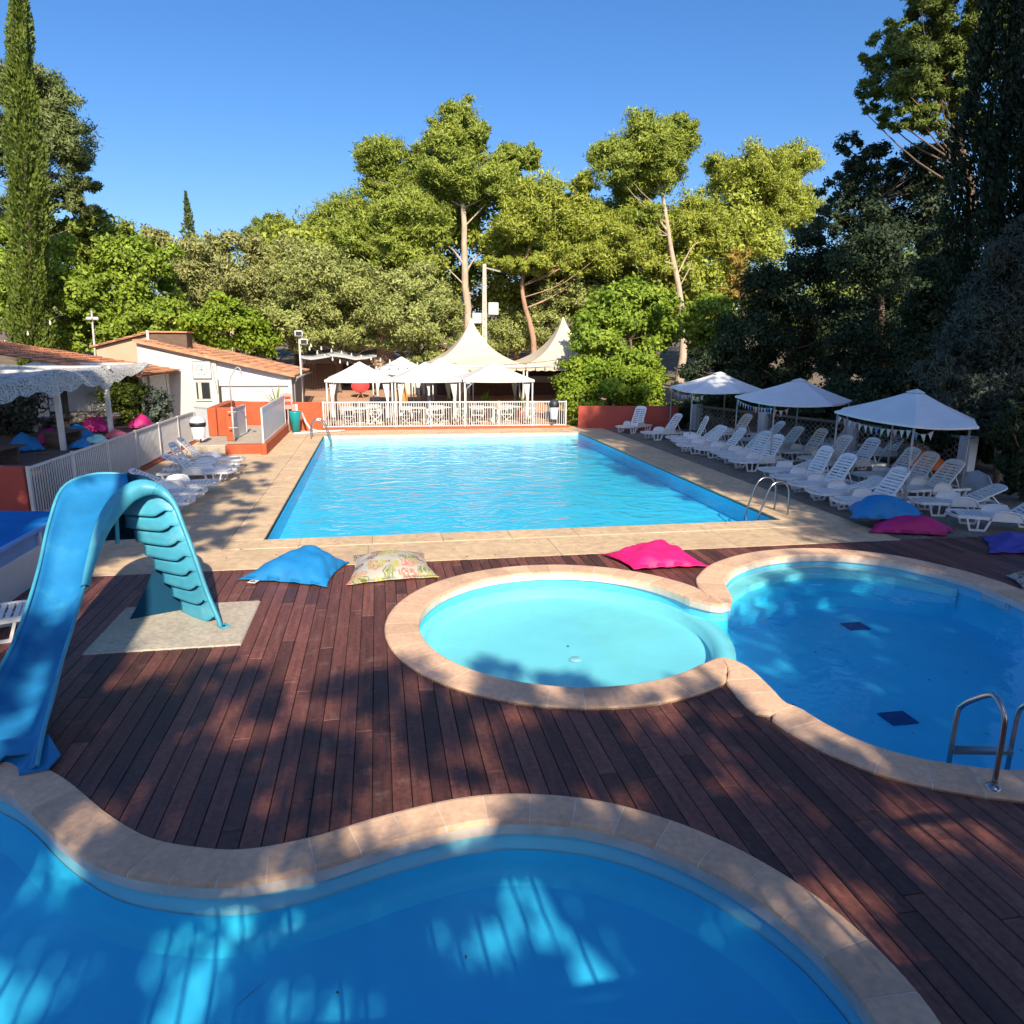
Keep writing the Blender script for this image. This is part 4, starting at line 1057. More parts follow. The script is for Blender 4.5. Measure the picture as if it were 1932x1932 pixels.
# ================================================================== PARASOLS (right) AND BUNTING
def canopy_rows(x0, x1, y0, y1, ze, za, sag=.06, n=8, cap=.16):
    cx, cy = (x0+x1)/2, (y0+y1)/2; cs = [(x0, y0), (x1, y0), (x1, y1), (x0, y1)]; faces = []
    for k in range(4):
        a_, b_ = cs[k], cs[(k+1) % 4]; rows = []
        for i in range(n+1):
            s = i/n*(1-.02)
            rows.append([((a_[0]+(b_[0]-a_[0])*j/n)*(1-s)+cx*s, (a_[1]+(b_[1]-a_[1])*j/n)*(1-s)+cy*s, ze+(za-ze)*(s+.0)-sag*math.sin(PI*s)*.6-sag*math.sin(PI*j/n)*(1-s)*.5) for j in range(n+1)])
        faces.append(rows)
    return faces
def square_canopy(name, label, x0, x1, y0, y1, ze, za, mat, polemat, group, cat, inset=.12, poler=.03, gz=0.0, val=.12):
    t = thing(name, label, cat, ((x0+x1)/2, (y0+y1)/2, gz), 0, group)
    m = MB(); fcs = canopy_rows(x0, x1, y0, y1, ze, za)
    for rows in fcs:
        m.grid(rows, True)
        low = rows[0]; m.grid([[(p[0], p[1], p[2]-val) for p in low], low], False)
    m.build('canopy', mat, t)
    cx, cy = (x0+x1)/2, (y0+y1)/2
    fr = MB(); c_ = [(x0+inset, y0+inset), (x1-inset, y0+inset), (x1-inset, y1-inset), (x0+inset, y1-inset)]
    for k in range(4):
        a_, b_ = c_[k], c_[(k+1) % 4]; fr.tube([(a_[0], a_[1], ze-.05), (b_[0], b_[1], ze-.05)], .016, 6)
        fr.tube([(a_[0], a_[1], ze-.04), (cx, cy, za-.06)], .014, 6)
    fr.build('roof_frame', polemat, t)
    for a_ in c_:
        m = MB(); m.tube([(a_[0], a_[1], gz), (a_[0], a_[1], ze-.03)], poler, 8); m.lathe([(.001, .01), (.09, .01), (.1, 0)], 10, (a_[0], a_[1], gz)); m.build('pole', polemat, t)
    return t, c_
pcs = []
def parasol(label, dy, kx=1.0):
    """low peaked canopy on thin poles, long edge to the pool"""
    V = [(11.79, 17.24), (11.34, 13.74), (12.66, 13.42), (13.98, 15.0), (13.75, 17.5), (12.7, 18.2)]; V = [(11.36+(x-11.36)*kx+.02, y+dy) for x, y in V]
    cx, cy = 11.36+1.50*kx, 15.62+dy; ze, za = 1.92, 2.58
    t = thing('parasol_pavilion', label, 'parasol', (cx, cy, 0), 0, 'peaked parasol pavilions over the right loungers')
    m = MB(); n = 8; q = len(V)
    for k in range(q):
        a_, b_ = V[k], V[(k+1) % q]; rows = []
        for i in range(n+1):
            s_ = i/n*.985
            rows.append([((a_[0]+(b_[0]-a_[0])*j/n)*(1-s_)+cx*s_, (a_[1]+(b_[1]-a_[1])*j/n)*(1-s_)+cy*s_, ze+(za-ze)*(s_*.94+.06*s_**3)-.035*math.sin(PI*j/n)*(1-s_)-.018*math.sin(PI*s_)) for j in range(n+1)])
        m.grid(rows, True); m.grid([[(p[0], p[1], p[2]-.05) for p in rows[0]], rows[0]], False)
    m.build('canopy', M['bluecanvas'], t)
    m = MB()
    for k in range(q):
        a_, b_ = V[k], V[(k+1) % q]; f = .14
        A = [(cx+(a_[0]-cx)*f, cy+(a_[1]-cy)*f, za-.075), (cx+(b_[0]-cx)*f, cy+(b_[1]-cy)*f, za-.075), (cx, cy, za+.012)]; m.add(A, [(0, 1, 2)])
    m.build('vent_flap', M['bluecanvas'], t)
    fr = MB()
    for k in range(q):
        a_, b_ = V[k], V[(k+1) % q]; g_ = .95
        P0 = (cx+(a_[0]-cx)*g_, cy+(a_[1]-cy)*g_, ze-.03); P1 = (cx+(b_[0]-cx)*g_, cy+(b_[1]-cy)*g_, ze-.03)
        fr.tube([P0, P1], .014, 6); fr.tube([P0, (cx, cy, za-.07)], .012, 6)
    fr.build('roof_frame', M['pole'], t)
    for k in (0, 1, 3, 4):
        x, y = cx+(V[k][0]-cx)*.95, cy+(V[k][1]-cy)*.95
        m = MB(); m.tube([(x, y, 0), (x, y, ze-.02)], .024, 8); m.lathe([(.001, .012), (.10, .01), (.11, 0)], 10, (x, y, 0)); m.build('pole', M['pole'], t)
    pcs.append([V[1], V[2], V[3], V[0]])
parasol('nearest of the three white parasol pavilions, its right side under dark branches', 0)
parasol('middle one of the three white parasol pavilions over the right loungers', 5.75, 1.3)
parasol('farthest of the three white parasol pavilions, in front of the dull red wall', 11.5, 1.35)
def bunting(label, pts, n, seed):
    rr = random.Random(seed); t = thing('bunting', label, 'bunting', pts[0])
    P = []
    for (a_, b_), n_ in zip(zip(pts[:-1], pts[1:]), n):
        a_, b_ = np.array(a_), np.array(b_)
        for k in range(n_): s = k/n_; P.append(a_+(b_-a_)*s+np.array([0, 0, -.10*math.sin(PI*s)]))
    P.append(np.array(pts[-1]))
    m = MB(); m.tube([tuple(p) for p in P], .005, 4); m.build('string', M['flagwhite'], t)
    for i in range(len(P)-1):
        a_ = P[i]+(P[i+1]-P[i])*.12; b_ = P[i]+(P[i+1]-P[i])*.80; c_ = (a_+b_)/2+np.array([rr.uniform(-.03, .03), rr.uniform(-.03, .03), -.18])
        m = MB(); m.plate([a_, b_, c_], .003, np.cross(b_-a_, c_-a_)); m.build('flag', M[rr.choice(['flagwhite', 'flagwhite', 'flagwhite', 'flagpink', 'flagblue', 'flaggreen'])], t)
for c_, lb, sd in zip(pcs, ('small pastel triangle flags under the pool edge of the nearest parasol', 'small triangle flags strung under the pool edge of the middle parasol', 'small pale triangle flags under the pool edge of the farthest parasol'), (1, 2, 3)):
    bunting(lb, [(c_[3][0]+.05, c_[3][1]-.1, 1.80), (c_[0][0]+.05, c_[0][1]+.1, 1.80), (c_[0][0]+.55, c_[0][1]+.02, 1.82)], (13, 3), sd)

# ================================================================== WHITE GAZEBOS AND CREAM MARQUEES (far terrace)
gz = 'white garden gazebos on the far terrace'
for x0, y0, w, lb in ((-2.25, 32.4, 2.95, 'front white gazebo at the left end, over the bare tables'), (.68, 32.4, 3.0, 'front white gazebo in the middle of the three by the railing'), (3.75, 32.4, 3.25, 'front white gazebo at the right end, next to the hedge'), (-.3, 36.6, 3.1, 'rear white gazebo showing between the left and middle front ones'), (1.65, 36.0, 3.1, 'rear white gazebo half hidden by the middle front one')):
    g0 = gh(x0+1.5, y0+1.5)
    t, c_ = square_canopy('gazebo', lb, x0, x0+w, y0, y0+w, 2.02+max(0, g0)*.6, 2.78+max(0, g0)*.6, M['canvas'], M['whitemetal'], gz, 'gazebo', .08, .035, max(0, g0), .10)
    for i, a_ in enumerate(c_):
        if (y0 > 33 and i > 1) or i == 0 and x0 > 3: continue
        dx = .18 if i in (0, 3) else -.18
        m = MB(); rows = []
        for z, w_ in ((2.0, .22), (1.6, .16), (1.15, .07), (1.0, .06), (.6, .10), (.15, .13)):
            rows.append([(a_[0]+dx+w_*(q/12-.5)*1.6*(1 if dx > 0 else 1)+(.12 if dx > 0 else -.12)*(w_/.3), a_[1]+.05+.03*math.sin(q*2.1+z), z+max(0, g0)*.6) for q in range(13)])
        m.grid(rows); m.build('curtain', M['canvas'], t, solid=.006)
    for i, a_ in enumerate(c_):
        b_ = c_[(i+1) % 4]; d = np.array(b_)-np.array(a_); d /= np.linalg.norm(d); m = MB()
        zt = 1.95+max(0, g0)*.6
        m.tube([(a_[0], a_[1], zt-.4), (a_[0]+d[0]*.4, a_[1]+d[1]*.4, zt-.02)], .014, 5); m.build('brace', M['whitemetal'], t)
def marquee(label, x0, x1, y0, y1, ze, za, gzv):
    t = thing('marquee', label, 'marquee', ((x0+x1)/2, (y0+y1)/2, gzv), 0, 'cream peaked marquees behind the gazebos')
    cx, cy = (x0+x1)/2, (y0+y1)/2; m = MB(); cs = [(x0, y0), (x1, y0), (x1, y1), (x0, y1)]; n = 14
    for k in range(4):
        a_, b_ = cs[k], cs[(k+1) % 4]; rows = []
        for i in range(n+1):
            s = i/n; hz = s**1.0; zz = ze+(za-ze)*(.42*s+.58*s**3.4)
            s2 = min(.985, s)
            rows.append([((a_[0]+(b_[0]-a_[0])*j/n)*(1-s2)+cx*s2, (a_[1]+(b_[1]-a_[1])*j/n)*(1-s2)+cy*s2, zz-.10*math.sin(PI*j/n)*(1-s)*math.sin(PI*min(1, s*1.4+.02))) for j in range(n+1)])
        m.grid(rows)
    m.build('roof', M['cream'], t)
    m = MB()
    for k in range(4):
        a_, b_ = np.array(cs[k]), np.array(cs[(k+1) % 4]); P = []; Q = []
        for j in range(25):
            q = a_+(b_-a_)*j/24; P.append((q[0], q[1], ze)); Q.append((q[0], q[1], ze-.26-.04*abs(math.sin(j*PI/2))))
        m.grid([Q, P], False)
    m.build('valance', M['cream'], t)
    for a_ in cs:
        m = MB(); px = a_[0]+.08*(1 if a_[0] < cx else -1); py = a_[1]+.08*(1 if a_[1] < cy else -1); m.box((px, py, (gzv+ze)/2), (.09, .09, ze-gzv)); m.build('post', M['whitemetal'], t)
    m = MB(); m.tube([(cx, cy, za-.5), (cx, cy, za+.04)], [.05, .02], 6); m.build('finial', M['cream'], t)
    m = MB()
    for k in range(4):
        a_, b_ = cs[k], cs[(k+1) % 4]; m.bar((a_[0], a_[1], ze-.05), (b_[0], b_[1], ze-.05), .05, .08)
    m.build('eaves_beam', M['whitemetal'], t)
marquee('cream marquee with a tall pointed peak, left one of the pair', 2.55, 7.62, 37.6, 42.6, 2.52, 4.93, .35)
marquee('cream marquee with a tall pointed peak, right one half behind the fig tree', 7.64, 12.8, 37.6, 42.6, 2.52, 5.05, .35)

# ================================================================== FURNITURE ON THE FAR TERRACE
def director_chair():
    t = thing('folding_chair', 'x', 'chair')
    m = MB()
    for y in (-.26, .26):
        m.bar((-.24, y, .02), (.24, y, .47), .035, .025, (0, 1, 0)); m.bar((.24, y, .02), (-.24, y, .47), .035, .025, (0, 1, 0))
        m.bar((-.26, y, .64), (.24, y, .64), .05, .03); m.bar((-.22, y, .45), (-.22, y, .90), .035, .03, (0, 1, 0)); m.bar((.22, y, .45), (.22, y, .64), .035, .03, (0, 1, 0))
    for x in (-.24, .24): m.bar((x, -.26, .02), (x, .26, .02), .03, .03); m.bar((x, -.26, .46), (x, .26, .46), .03, .03)
    for x in (-.2, .2): m.bar((x, -.26, .03), (x, .26, .45), .03, .02); m.bar((x, .26, .03), (x, -.26, .45), .03, .02)
    m.build('frame', M['white'], t, True)
    m = MB(); m.box((0, 0, .455), (.46, .50, .012)); m.build('seat', M['greyfabric'], t, True)
    m = MB(); m.box((-.235, 0, .80), (.012, .54, .19)); m.build('backrest', M['greyfabric'], t, True)
    return t
def table():
    t = thing('dining_table', 'x', 'table')
    m = MB(); m.box((0, 0, .73), (1.2, .8, .03), 0, .008); m.build('tabletop', M['white'], t, True)
    for x in (-.52, .52):
        for y in (-.33, .33): m = MB(); m.box((x, y, .36), (.05, .05, .71)); m.build('leg', M['white'], t, True)
    return t
ch0, tb0 = director_chair(), table(); uc, ut = [0], [0]
def put(proto_, used, x, y, rz, label, group):
    o = copy_tree(proto_) if used[0] else proto_
    used[0] = 1; o.location = (x, y, max(0, gh(x, y)+.015)); o.rotation_euler = (0, 0, R(rz)); o['label'] = label; o['group'] = group
gc, gt = 'white folding chairs behind the far railing', 'white tables behind the far railing'
tabs = [(-1.0, 33.3, 'left front gazebo, left half'), (.05, 34.4, 'left front gazebo, rear corner'), (1.5, 33.3, 'middle front gazebo, left half'), (2.9, 33.6, 'middle front gazebo, right half'), (4.7, 33.3, 'right front gazebo, left half'), (6.1, 33.6, 'right front gazebo, right half')]
for x, y, lb in tabs: put(tb0, ut, x, y, 0, 'white table under the '+lb, gt)
for x, y, lb in tabs:
    for dx, dy, rz, w in ((-.3, -.75, 90, 'on its pool side'), (.9, .05, 180, 'at its right end'), (.1, .8, -90, 'on its far side')):
        put(ch0, uc, x+dx, y+dy, rz+random.uniform(-12, 12), 'folding chair at the table under the '+lb+', '+w, gc)
mo = thing('moon_chair', 'round red moon chair standing on the sandy terrace under the left gazebo', 'chair', (-.95, 41.5, gh(-.95, 41.5)))
g0 = gh(-.95, 41.5); P = []
for i in range(7):
    r_ = .50*i/6; P.append([(-.95+r_*math.cos(q), 41.5-.10+.30*(r_/.5)**2*.3+r_*math.sin(q)*.62, g0+.42+.28*(r_/.5)**2+r_*math.sin(q)*.55) for q in np.linspace(0, 2*PI, 24, endpoint=False)])
m = MB(); m.grid(P, True, True); m.build('cushion', M['redfabric'], mo, solid=.07)
m = MB()
for a_ in (.7, 2.4, 3.9, 5.5): m.tube([(-.95+.3*math.cos(a_), 41.5+.3*math.sin(a_), g0), (-.95-.12*math.cos(a_), 41.5-.12*math.sin(a_), g0+.42)], .018, 6)
m.build('base', M['wicker'], mo)
wk = thing('wicker_chair', 'high backed tan wicker chair under the middle gazebo', 'chair', (1.05, 37.5, gh(1, 37.5)))
g0 = gh(1, 37.5)
m = MB(); m.lathe([(.36, .05), (.33, .42), (.001, .44)], 16, (1.05, 37.5, g0)); m.build('seat', M['wicker'], wk)
m = MB(); m.grid([[(1.05+.42*math.sin(q)*(1-.35*s*s), 37.5+.36*math.cos(q)*.8, g0+.4+s*1.0) for q in np.linspace(-1.9, 1.9, 13)] for s in np.linspace(0, 1, 8)]); m.build('backrest', M['wicker'], wk, solid=.04)
for x, y, s, lb in ((5.2, 35.4, 5, 'potted broad leaf plant by the right front gazebo'), (6.9, 35.2, 6, 'small potted plant at the right end of the right gazebo'), (3.55, 35.5, 7, 'potted plant between the middle and right gazebos')):
    t = thing('potted_plant', lb, 'plant', (x, y, max(0, gh(x, y))))
    m = MB(); m.lathe([(.001, 0), (.15, 0), (.2, .38), (.001, .36)], 14, (x, y, max(0, gh(x, y)))); m.build('pot', M['orange'], t)
    frond_plant(t, x, y, max(0, gh(x, y))+.35, 22, 1.0, M['l_fig'], s, .09, .5)
bw = thing('bar_wall', 'low dark service counter wall under the marquees', 'wall', (5.5, 43, .5))
m = MB(); m.b2(1.2, 12.8, 42.9, 43.1, .3, 2.45); m.build('wall', M['curtain'], bw)
m = MB(); m.b2(3.4, 12.2, 42.4, 42.86, .4, 1.35, .02); m.build('counter', M['darkwood'], bw)
m = MB(); m.b2(3.0, 12.2, 42.80, 42.895, 1.75, 2.42); m.build('opening', M['black'], bw)

# ================================================================== HOUSE
def tiled(name, mat, parent, o, u, v, nu, nv, amp=.05, rise=.03):
    """barrel tiles: o corner at the eaves, u along the eaves, v up the slope"""
    o, u, v = (np.array(q, float) for q in (o, u, v)); nrm = np.cross(u, v); nrm /= np.linalg.norm(nrm)
    if nrm[2] < 0: nrm = -nrm
    m = MB(); rr = random.Random(nu*7+nv)
    for j in range(nv):
        for i in range(nu):
            jz = rr.uniform(-.010, .010); ju = rr.uniform(-.006, .006)
            P = []
            for s in (0, 1.08):
                row = []
                for k in range(6):
                    q = k/5; wd = .94*(1-.10*s); row.append(tuple(o+u*((i+.5+(q-.5)*wd+ju)/nu)+v*((j+s)/nv)+nrm*(amp*math.sin(PI*q)+rise*(1-s)+.012+jz)))
                P.append(row)
            b0 = len(m.v); m.grid(P, True)
            m.f.append((b0, b0+1, b0+2, b0+3, b0+4, b0+5)); m.sm.append(False)
    m.add([o-nrm*.02, o+u-nrm*.02, o+u+v-nrm*.02, o+v-nrm*.02, o+nrm*.008, o+u+nrm*.008, o+u+v+nrm*.008, o+v+nrm*.008], [(3, 2, 1, 0), (4, 5, 6, 7), (0, 1, 5, 4), (1, 2, 6, 5), (2, 3, 7, 6), (3, 0, 4, 7)])
    return m.build(name, mat, parent)
HY = 33.0
hs = thing('house', 'white pool house with sloping terracotta tile roof, clock gable and white roller shutter', 'house', (-6.6, 36, 0))
xl, xr, zl, zr = -9.78, -3.72, 3.55, 2.17
m = MB()
m.add([(xl, HY, -.1), (-6.72, HY, -.1), (-6.72, HY, zl+(zr-zl)*(xl+6.72)/(xl-xr)), (xl, HY, zl), (xl, HY+8.5, -.1), (-6.72, HY+8.5, -.1), (-6.72, HY+8.5, zl+(zr-zl)*(xl+6.72)/(xl-xr)), (xl, HY+8.5, zl)], [(0, 1, 2, 3), (5, 4, 7, 6), (4, 0, 3, 7), (1, 5, 6, 2), (3, 2, 6, 7)])
m.build('wall', M['plaster'], hs)
m = MB(); zt = 2.0
m.add([(-6.718, HY+.12, zt), (xr, HY+.12, zt), (xr, HY+.12, zr), (-6.718, HY+.12, zl+(zr-zl)*(xl+6.72)/(xl-xr)), (-6.718, HY+.2, zt), (xr, HY+.2, zt), (xr, HY+.2, zr), (-6.718, HY+.2, zl+(zr-zl)*(xl+6.72)/(xl-xr))], [(0, 1, 2, 3), (1, 5, 6, 2), (5, 4, 7, 6), (0, 4, 5, 1)]); m.build('gable_panel', M['panelgrey'], hs)
m = MB(); m.b2(-6.68, xr-.02, HY+.02, HY+.20, 1.74, 1.995, .01); sb = m.build('shutter_box', M['white'], hs)
m = MB()
for k in range(20): m.b2(-6.62, xr-.1, HY+.10, HY+.13, .10+k*.082, .10+k*.082+.076, .012)
m.build('roller_shutter', M['white'], hs)
m = MB(); m.b2(xr-.10, xr+.04, HY+.0, HY+.25, -.05, 2.12); m.build('corner_post', M['white'], hs)
m = MB(); 
for k in range(5): m.b2(xr+.0, xr+.05, HY+.28+k*1.0, HY+1.24+k*1.0, -.05, 2.1, .01)
m.build('side_boards', M['greydoor'], hs)
v = np.array([xl-xr-.25, 0, zl-zr+.05]); 
tiled('roof', M['tile'], hs, (xr+.22, HY-.18, zr-.02), (0, 7.4, 0), (xl-xr-.30, 0, zl-zr+.07), 34, 15)
m = MB(); m.bar((xr+.2, HY-.2, zr-.0), (xl-.02, HY-.2, zl+.04), .05, .12); m.build('verge', M['tile'], hs)
m = MB(); m.b2(-9.75, -8.25, HY+1.9, HY+2.9, 3.35, 3.95); bx = m.build('roof_vent', M['darkwood'], hs)
m = MB(); m.b2(-9.8, -8.2, HY+1.8, HY+3.0, 3.952, 4.02, .01); m.build('vent_tiles', M['tile'], bx)
m = MB(); m.b2(-9.86, -9.76, HY+1.75, HY+3.0, 3.3, 4.05); m.build('parapet', M['plaster'], bx)
m = MB(); m.tube([(xr+.30, HY-.1, zr-.07), (xr+.30, HY+7.2, zr-.10)], .05, 8); m.build('gutter', M['greydoor'], hs)
m = MB(); m.tube([(xr+.30, HY+.25, zr-.1), (xr+.14, HY+.22, zr-.32), (xr+.12, HY+.22, .02)], .032, 8); m.build('downpipe', M['greydoor'], hs)
m = MB(); m.tube([(-9.6, HY-.012, 3.40), (-8.2, HY-.012, 3.02), (-6.9, HY-.012, 2.74), (-6.74, HY-.012, 1.4)], .010, 5); m.build('cable', M['rope'], hs)
# window
m = MB(); m.b2(-7.61, -7.03, HY-.012, HY+.012, 1.18, 1.91); w = m.build('window', M['greydoor'], hs)
m = MB(); m.b2(-7.58, -7.06, HY-.018, HY-.013, 1.21, 1.88); m.build('pane', M['glassdark'], w)
m = MB(); m.b2(-7.52, -7.38, HY-.022, HY-.0185, 1.21, 1.88); m.build('curtain', M['curtain'], w)
m = MB(); m.b2(-7.65, -6.99, HY-.06, HY-.013, 1.10, 1.168, .008); m.build('sill', M['white'], w)
# lean-to with peach wall left of the gable
m = MB(); m.add([(-12.1, HY+2.2, 1), (-9.79, HY+2.2, 1), (-9.79, HY+2.2, 3.9), (-12.1, HY+2.2, 3.32), (-12.1, HY+7, 1), (-9.79, HY+7, 1), (-9.79, HY+7, 3.9), (-12.1, HY+7, 3.32)], [(0, 1, 2, 3), (4, 0, 3, 7), (3, 2, 6, 7)]); m.build('upper_wall', M['plasterpeach'], hs)
tiled('upper_roof', M['tile'], hs, (-12.3, HY+7.0, 3.30), (0, -5.0, 0), (2.5, 0, .66), 20, 7)
# clock
ck = thing('wall_clock', 'square white garden clock with a round dial of thin grey lines on the white gable', 'clock', (-7.3, HY-.02, 2.4))
m = MB(); m.b2(-7.66, -6.94, HY-.05, HY-.004, 2.06, 2.78, .006); m.build('board', M['white'], ck)
m = MB()
for a_, b_ in (((-7.66, 2.06), (-6.94, 2.06)), ((-6.94, 2.06), (-6.94, 2.78)), ((-6.94, 2.78), (-7.66, 2.78)), ((-7.66, 2.78), (-7.66, 2.06))): m.bar((a_[0], HY-.053, a_[1]), (b_[0], HY-.053, b_[1]), .02, .022, (0, 1, 0))
P = [(-7.3+.21*math.cos(q), HY-.055, 2.42+.21*math.sin(q)) for q in np.linspace(0, 2*PI, 33)]; m.tube(P, .010, 5, False)
for k in range(12):
    q = k*PI/6; r0, r1 = (.235, .32) if k % 3 else (.0, .17)
    m.bar((-7.3+r0*math.cos(q), HY-.054, 2.42+r0*math.sin(q)), (-7.3+r1*math.cos(q), HY-.054, 2.42+r1*math.sin(q)), .010, .008, (0, 1, 0))
m.build('dial', M['ink'], ck)
m = MB(); m.bar((-7.3, HY-.062, 2.42), (-7.27, HY-.062, 2.57), .02, .008, (0, 1, 0)); m.bar((-7.3, HY-.062, 2.42), (-7.39, HY-.062, 2.44), .022, .008, (0, 1, 0)); m.ball((-7.3, HY-.06, 2.42), (.035, .01, .035)); m.build('hand', M['ink'], ck)
# annex
an = thing('annex', 'low annex with orange tile roof and white louvred shutter wall beside the white gable', 'house', (-8.6, 30, 0))
m = MB(); m.b2(-15.5, -8.62, 29.4, 32.98, -.1, 2.40); m.build('wall', M['plaster'], an)
m = MB()
for k in range(22): m.b2(-8.615, -8.585, 30.1, 32.3, .72+k*.072, .72+k*.072+.058, .012)
m.build('shutter', M['white'], an)
m = MB(); m.b2(-8.615, -8.56, 30.0, 32.4, 2.32, 2.40); m.b2(-8.615, -8.56, 30.0, 30.09, .7, 2.32); m.b2(-8.615, -8.56, 32.31, 32.4, .7, 2.32); m.build('shutter_frame', M['plaster'], an)
tiled('roof', M['tile2'], an, (-8.15, 27.6, 2.36), (0, 5.36, 0), (-6.8, 0, 1.15), 26, 16)
# dark old roof behind the pergola
ob = thing('old_shed', 'old shed with a shaded dark tile roof behind the pergola', 'shed', (-17, 29, 0))
m = MB(); m.b2(-24, -15.6, 27, 31, 0, 2.6); m.build('wall', M['darkwood'], ob)
tiled('roof', M['darkwood'], ob, (-15.2, 26.5, 2.55), (0, 5, 0), (-7, 0, 1.1), 22, 12)

# cottages half hidden behind the olive trees
fc = thing('cottage', 'pinkish rendered cottage half hidden by the olive trees behind the left gazebo', 'house', (-2.5, 48, .8))
c0, c1 = at(575, 660, 48), at(742, 660, 48); zt = at(700, 630, 48)[2]
m = MB(); m.b2(c0[0], c1[0], 48, 53, .5, zt); m.build('wall', M['plasterpeach'], fc)
tiled('roof', M['tile'], fc, (c0[0]-.2, 47.7, zt), (c1[0]-c0[0]+.4, 0, 0), (0, 3.2, .9), 22, 8)
for px_ in (610, 660): q = at(px_, 690, 48); m = MB(); m.b2(q[0]-.45, q[0]+.45, 47.96, 47.995, .9, 2.3); m.build('doorway', M['darkwood'], fc)
fc2 = thing('cottage', 'small pale cottage wall with sloping tiled edge left of the pointed marquees', 'house', (4, 47, .8))
c0, c1 = at(812, 660, 46.5), at(862, 660, 46.5); zt = at(815, 641, 46.5)[2]; zb_ = at(860, 672, 46.5)[2]
m = MB(); m.add([(c0[0], 46.5, .5), (c1[0], 46.5, .5), (c1[0], 46.5, zb_), (c0[0], 46.5, zt), (c0[0], 49, .5), (c1[0], 49, .5), (c1[0], 49, zb_), (c0[0], 49, zt)], [(0, 1, 2, 3), (5, 4, 7, 6), (4, 0, 3, 7), (1, 5, 6, 2), (3, 2, 6, 7)]); m.build('wall', M['plasterpeach'], fc2)
m = MB(); m.bar((c0[0]-.1, 46.4, zt+.05), (c1[0]+.2, 46.4, zb_-.02), .3, .12); m.build('roof_edge', M['tile'], fc2)
aw = thing('awning', 'grey fabric awning on posts in the shade left of the rear gazebo', 'awning', (-2.2, 44, .7))
m = MB(); m.grid([[(-4.2+.6*i, 42.4+.9*j, 2.75+.14*j-.10*math.sin(i*1.5)) for i in range(8)] for j in range(4)]); m.build('canopy', M['greyfabric'], aw, solid=.02)
for x in (-4.1, -.1): m = MB(); m.tube([(x, 42.5, .6), (x, 42.5, 2.75)], .04, 6); m.build('post', M['darkwood'], aw)
bk = thing('bike_rack', 'dark timber screen in the shade under the grey awning', 'screen', (-3, 45, .7))
m = MB()
for k in range(14): m.b2(-4.4+k*.16, -4.27+k*.16, 44.9, 44.94, .6, 2.3+.05*(k % 2))
m.build('boards', M['darkwood'], bk)
bk.name = 'timber_screen'

# ================================================================== PERGOLA WITH SHADE NET, LOUNGE
pg = thing('pergola', 'white post pergola with a sagging torn shade net at the left', 'pergola', (-9.5, 23, LZ))
posts = [(-8.33, 21.05), (-8.3, 24.6), (-8.35, 28.3), (-10.9, 21.9), (-10.9, 25.6), (-8.4, 17.4), (-10.9, 18.0)]
for x, y in posts: m = MB(); m.box((x, y, (LZ+2.62)/2), (.13, .13, 2.62-LZ), 0, .01); m.build('post', M['white'], pg)
for x in (-8.33, -10.9): m = MB(); m.box((x, 23.0, 2.67), (.10, 12.2, .11), 0, .01); m.build('beam', M['white'], pg)
for y in (17.4, 21.05, 24.6, 28.3): m = MB(); m.box((-9.6, y, 2.775), (3.0, .08, .09), 0, .01); m.build('rafter', M['white'], pg)
m = MB(); rr = random.Random(4); rows = []
for i in range(31):
    y = 16.6+i*.41; row = []
    for j in range(17):
        x = -11.5+j*.235
        ed = smooth(-8.2, -7.74, x)
        z = 2.86-.16*abs(math.sin((y-17.4)/3.55*PI))-.10*math.sin(PI*(x+11)/2.8)-ed*(.52+.12*math.sin(y*1.9)+.06*math.sin(y*5.1))*(1-.8*smooth(24.5, 28, y))+rr.uniform(-.02, .02)
        row.append((x+ed*.0-.25*ed, y, z))
    rows.append(row)
m.grid(rows); m.build('shade_net', M['net'], pg)
def poof(label, x, y, s, h, mat, seed):
    s *= .9; h *= .8
    rr = random.Random(seed); a_ = rr.uniform(0, 1.5); c = [(x+s*math.cos(a_+k*PI/2), y+s*math.sin(a_+k*PI/2)) for k in range(4)]
    cushion('beanbag', label, c, h, mat, LZ-.01, seed, .05, (.5, .5), 'beanbags in the shaded lounge', 16, False)
for args in (('magenta lounge beanbag at the far left beside the dark low table', -9.75, 18.6, .75, .55, M['bagmagenta'], 21), ('small magenta lounge beanbag behind the far left one', -9.7, 20.2, .6, .5, M['bagmagenta'], 22), ('blue lounge beanbag with pale patch left of the front post', -9.35, 21.3, .6, .55, M['bagblue'], 23),
             ('magenta lounge beanbag just behind the front pergola post', -9.3, 22.7, .55, .5, M['bagmagenta'], 24), ('large blue lounge beanbag right of the front pergola post', -8.95, 23.6, .75, .5, M['bagblue'], 25), ('plump magenta lounge beanbag on the stone step behind the blue one', -9.1, 25.6, .7, .6, M['bagmagenta'], 26),
             ('mint green lounge cushion lying behind the railing', -8.05, 22.6, .5, .25, M['bagmint'], 27), ('coral pink lounge cushion behind the railing by the second post', -7.85, 23.8, .55, .25, M['bagcoral'], 28), ('magenta lounge beanbag near the bushy plant behind the railing', -8.0, 26.6, .6, .5, M['bagmagenta'], 29),
             ('blue lounge cushion at the foot of the front post', -8.1, 21.6, .4, .25, M['bagblue'], 30)): poof(*args)
def low_table(label, x, y, l, rz):
    t = thing('low_table', label, 'table', (x, y, LZ-.02), R(rz), 'low wooden tables in the shaded lounge')
    m = MB()
    for k in range(4): m.box((0, -.24+k*.16, .40), (l, .14, .035), 0, .006)
    m.build('tabletop', M['darkwood'], t, True)
    for x_ in (-l*.35, l*.35): m = MB(); m.box((x_, 0, .19), (.10, .45, .38), 0, .006); m.build('leg', M['darkwood'], t, True)
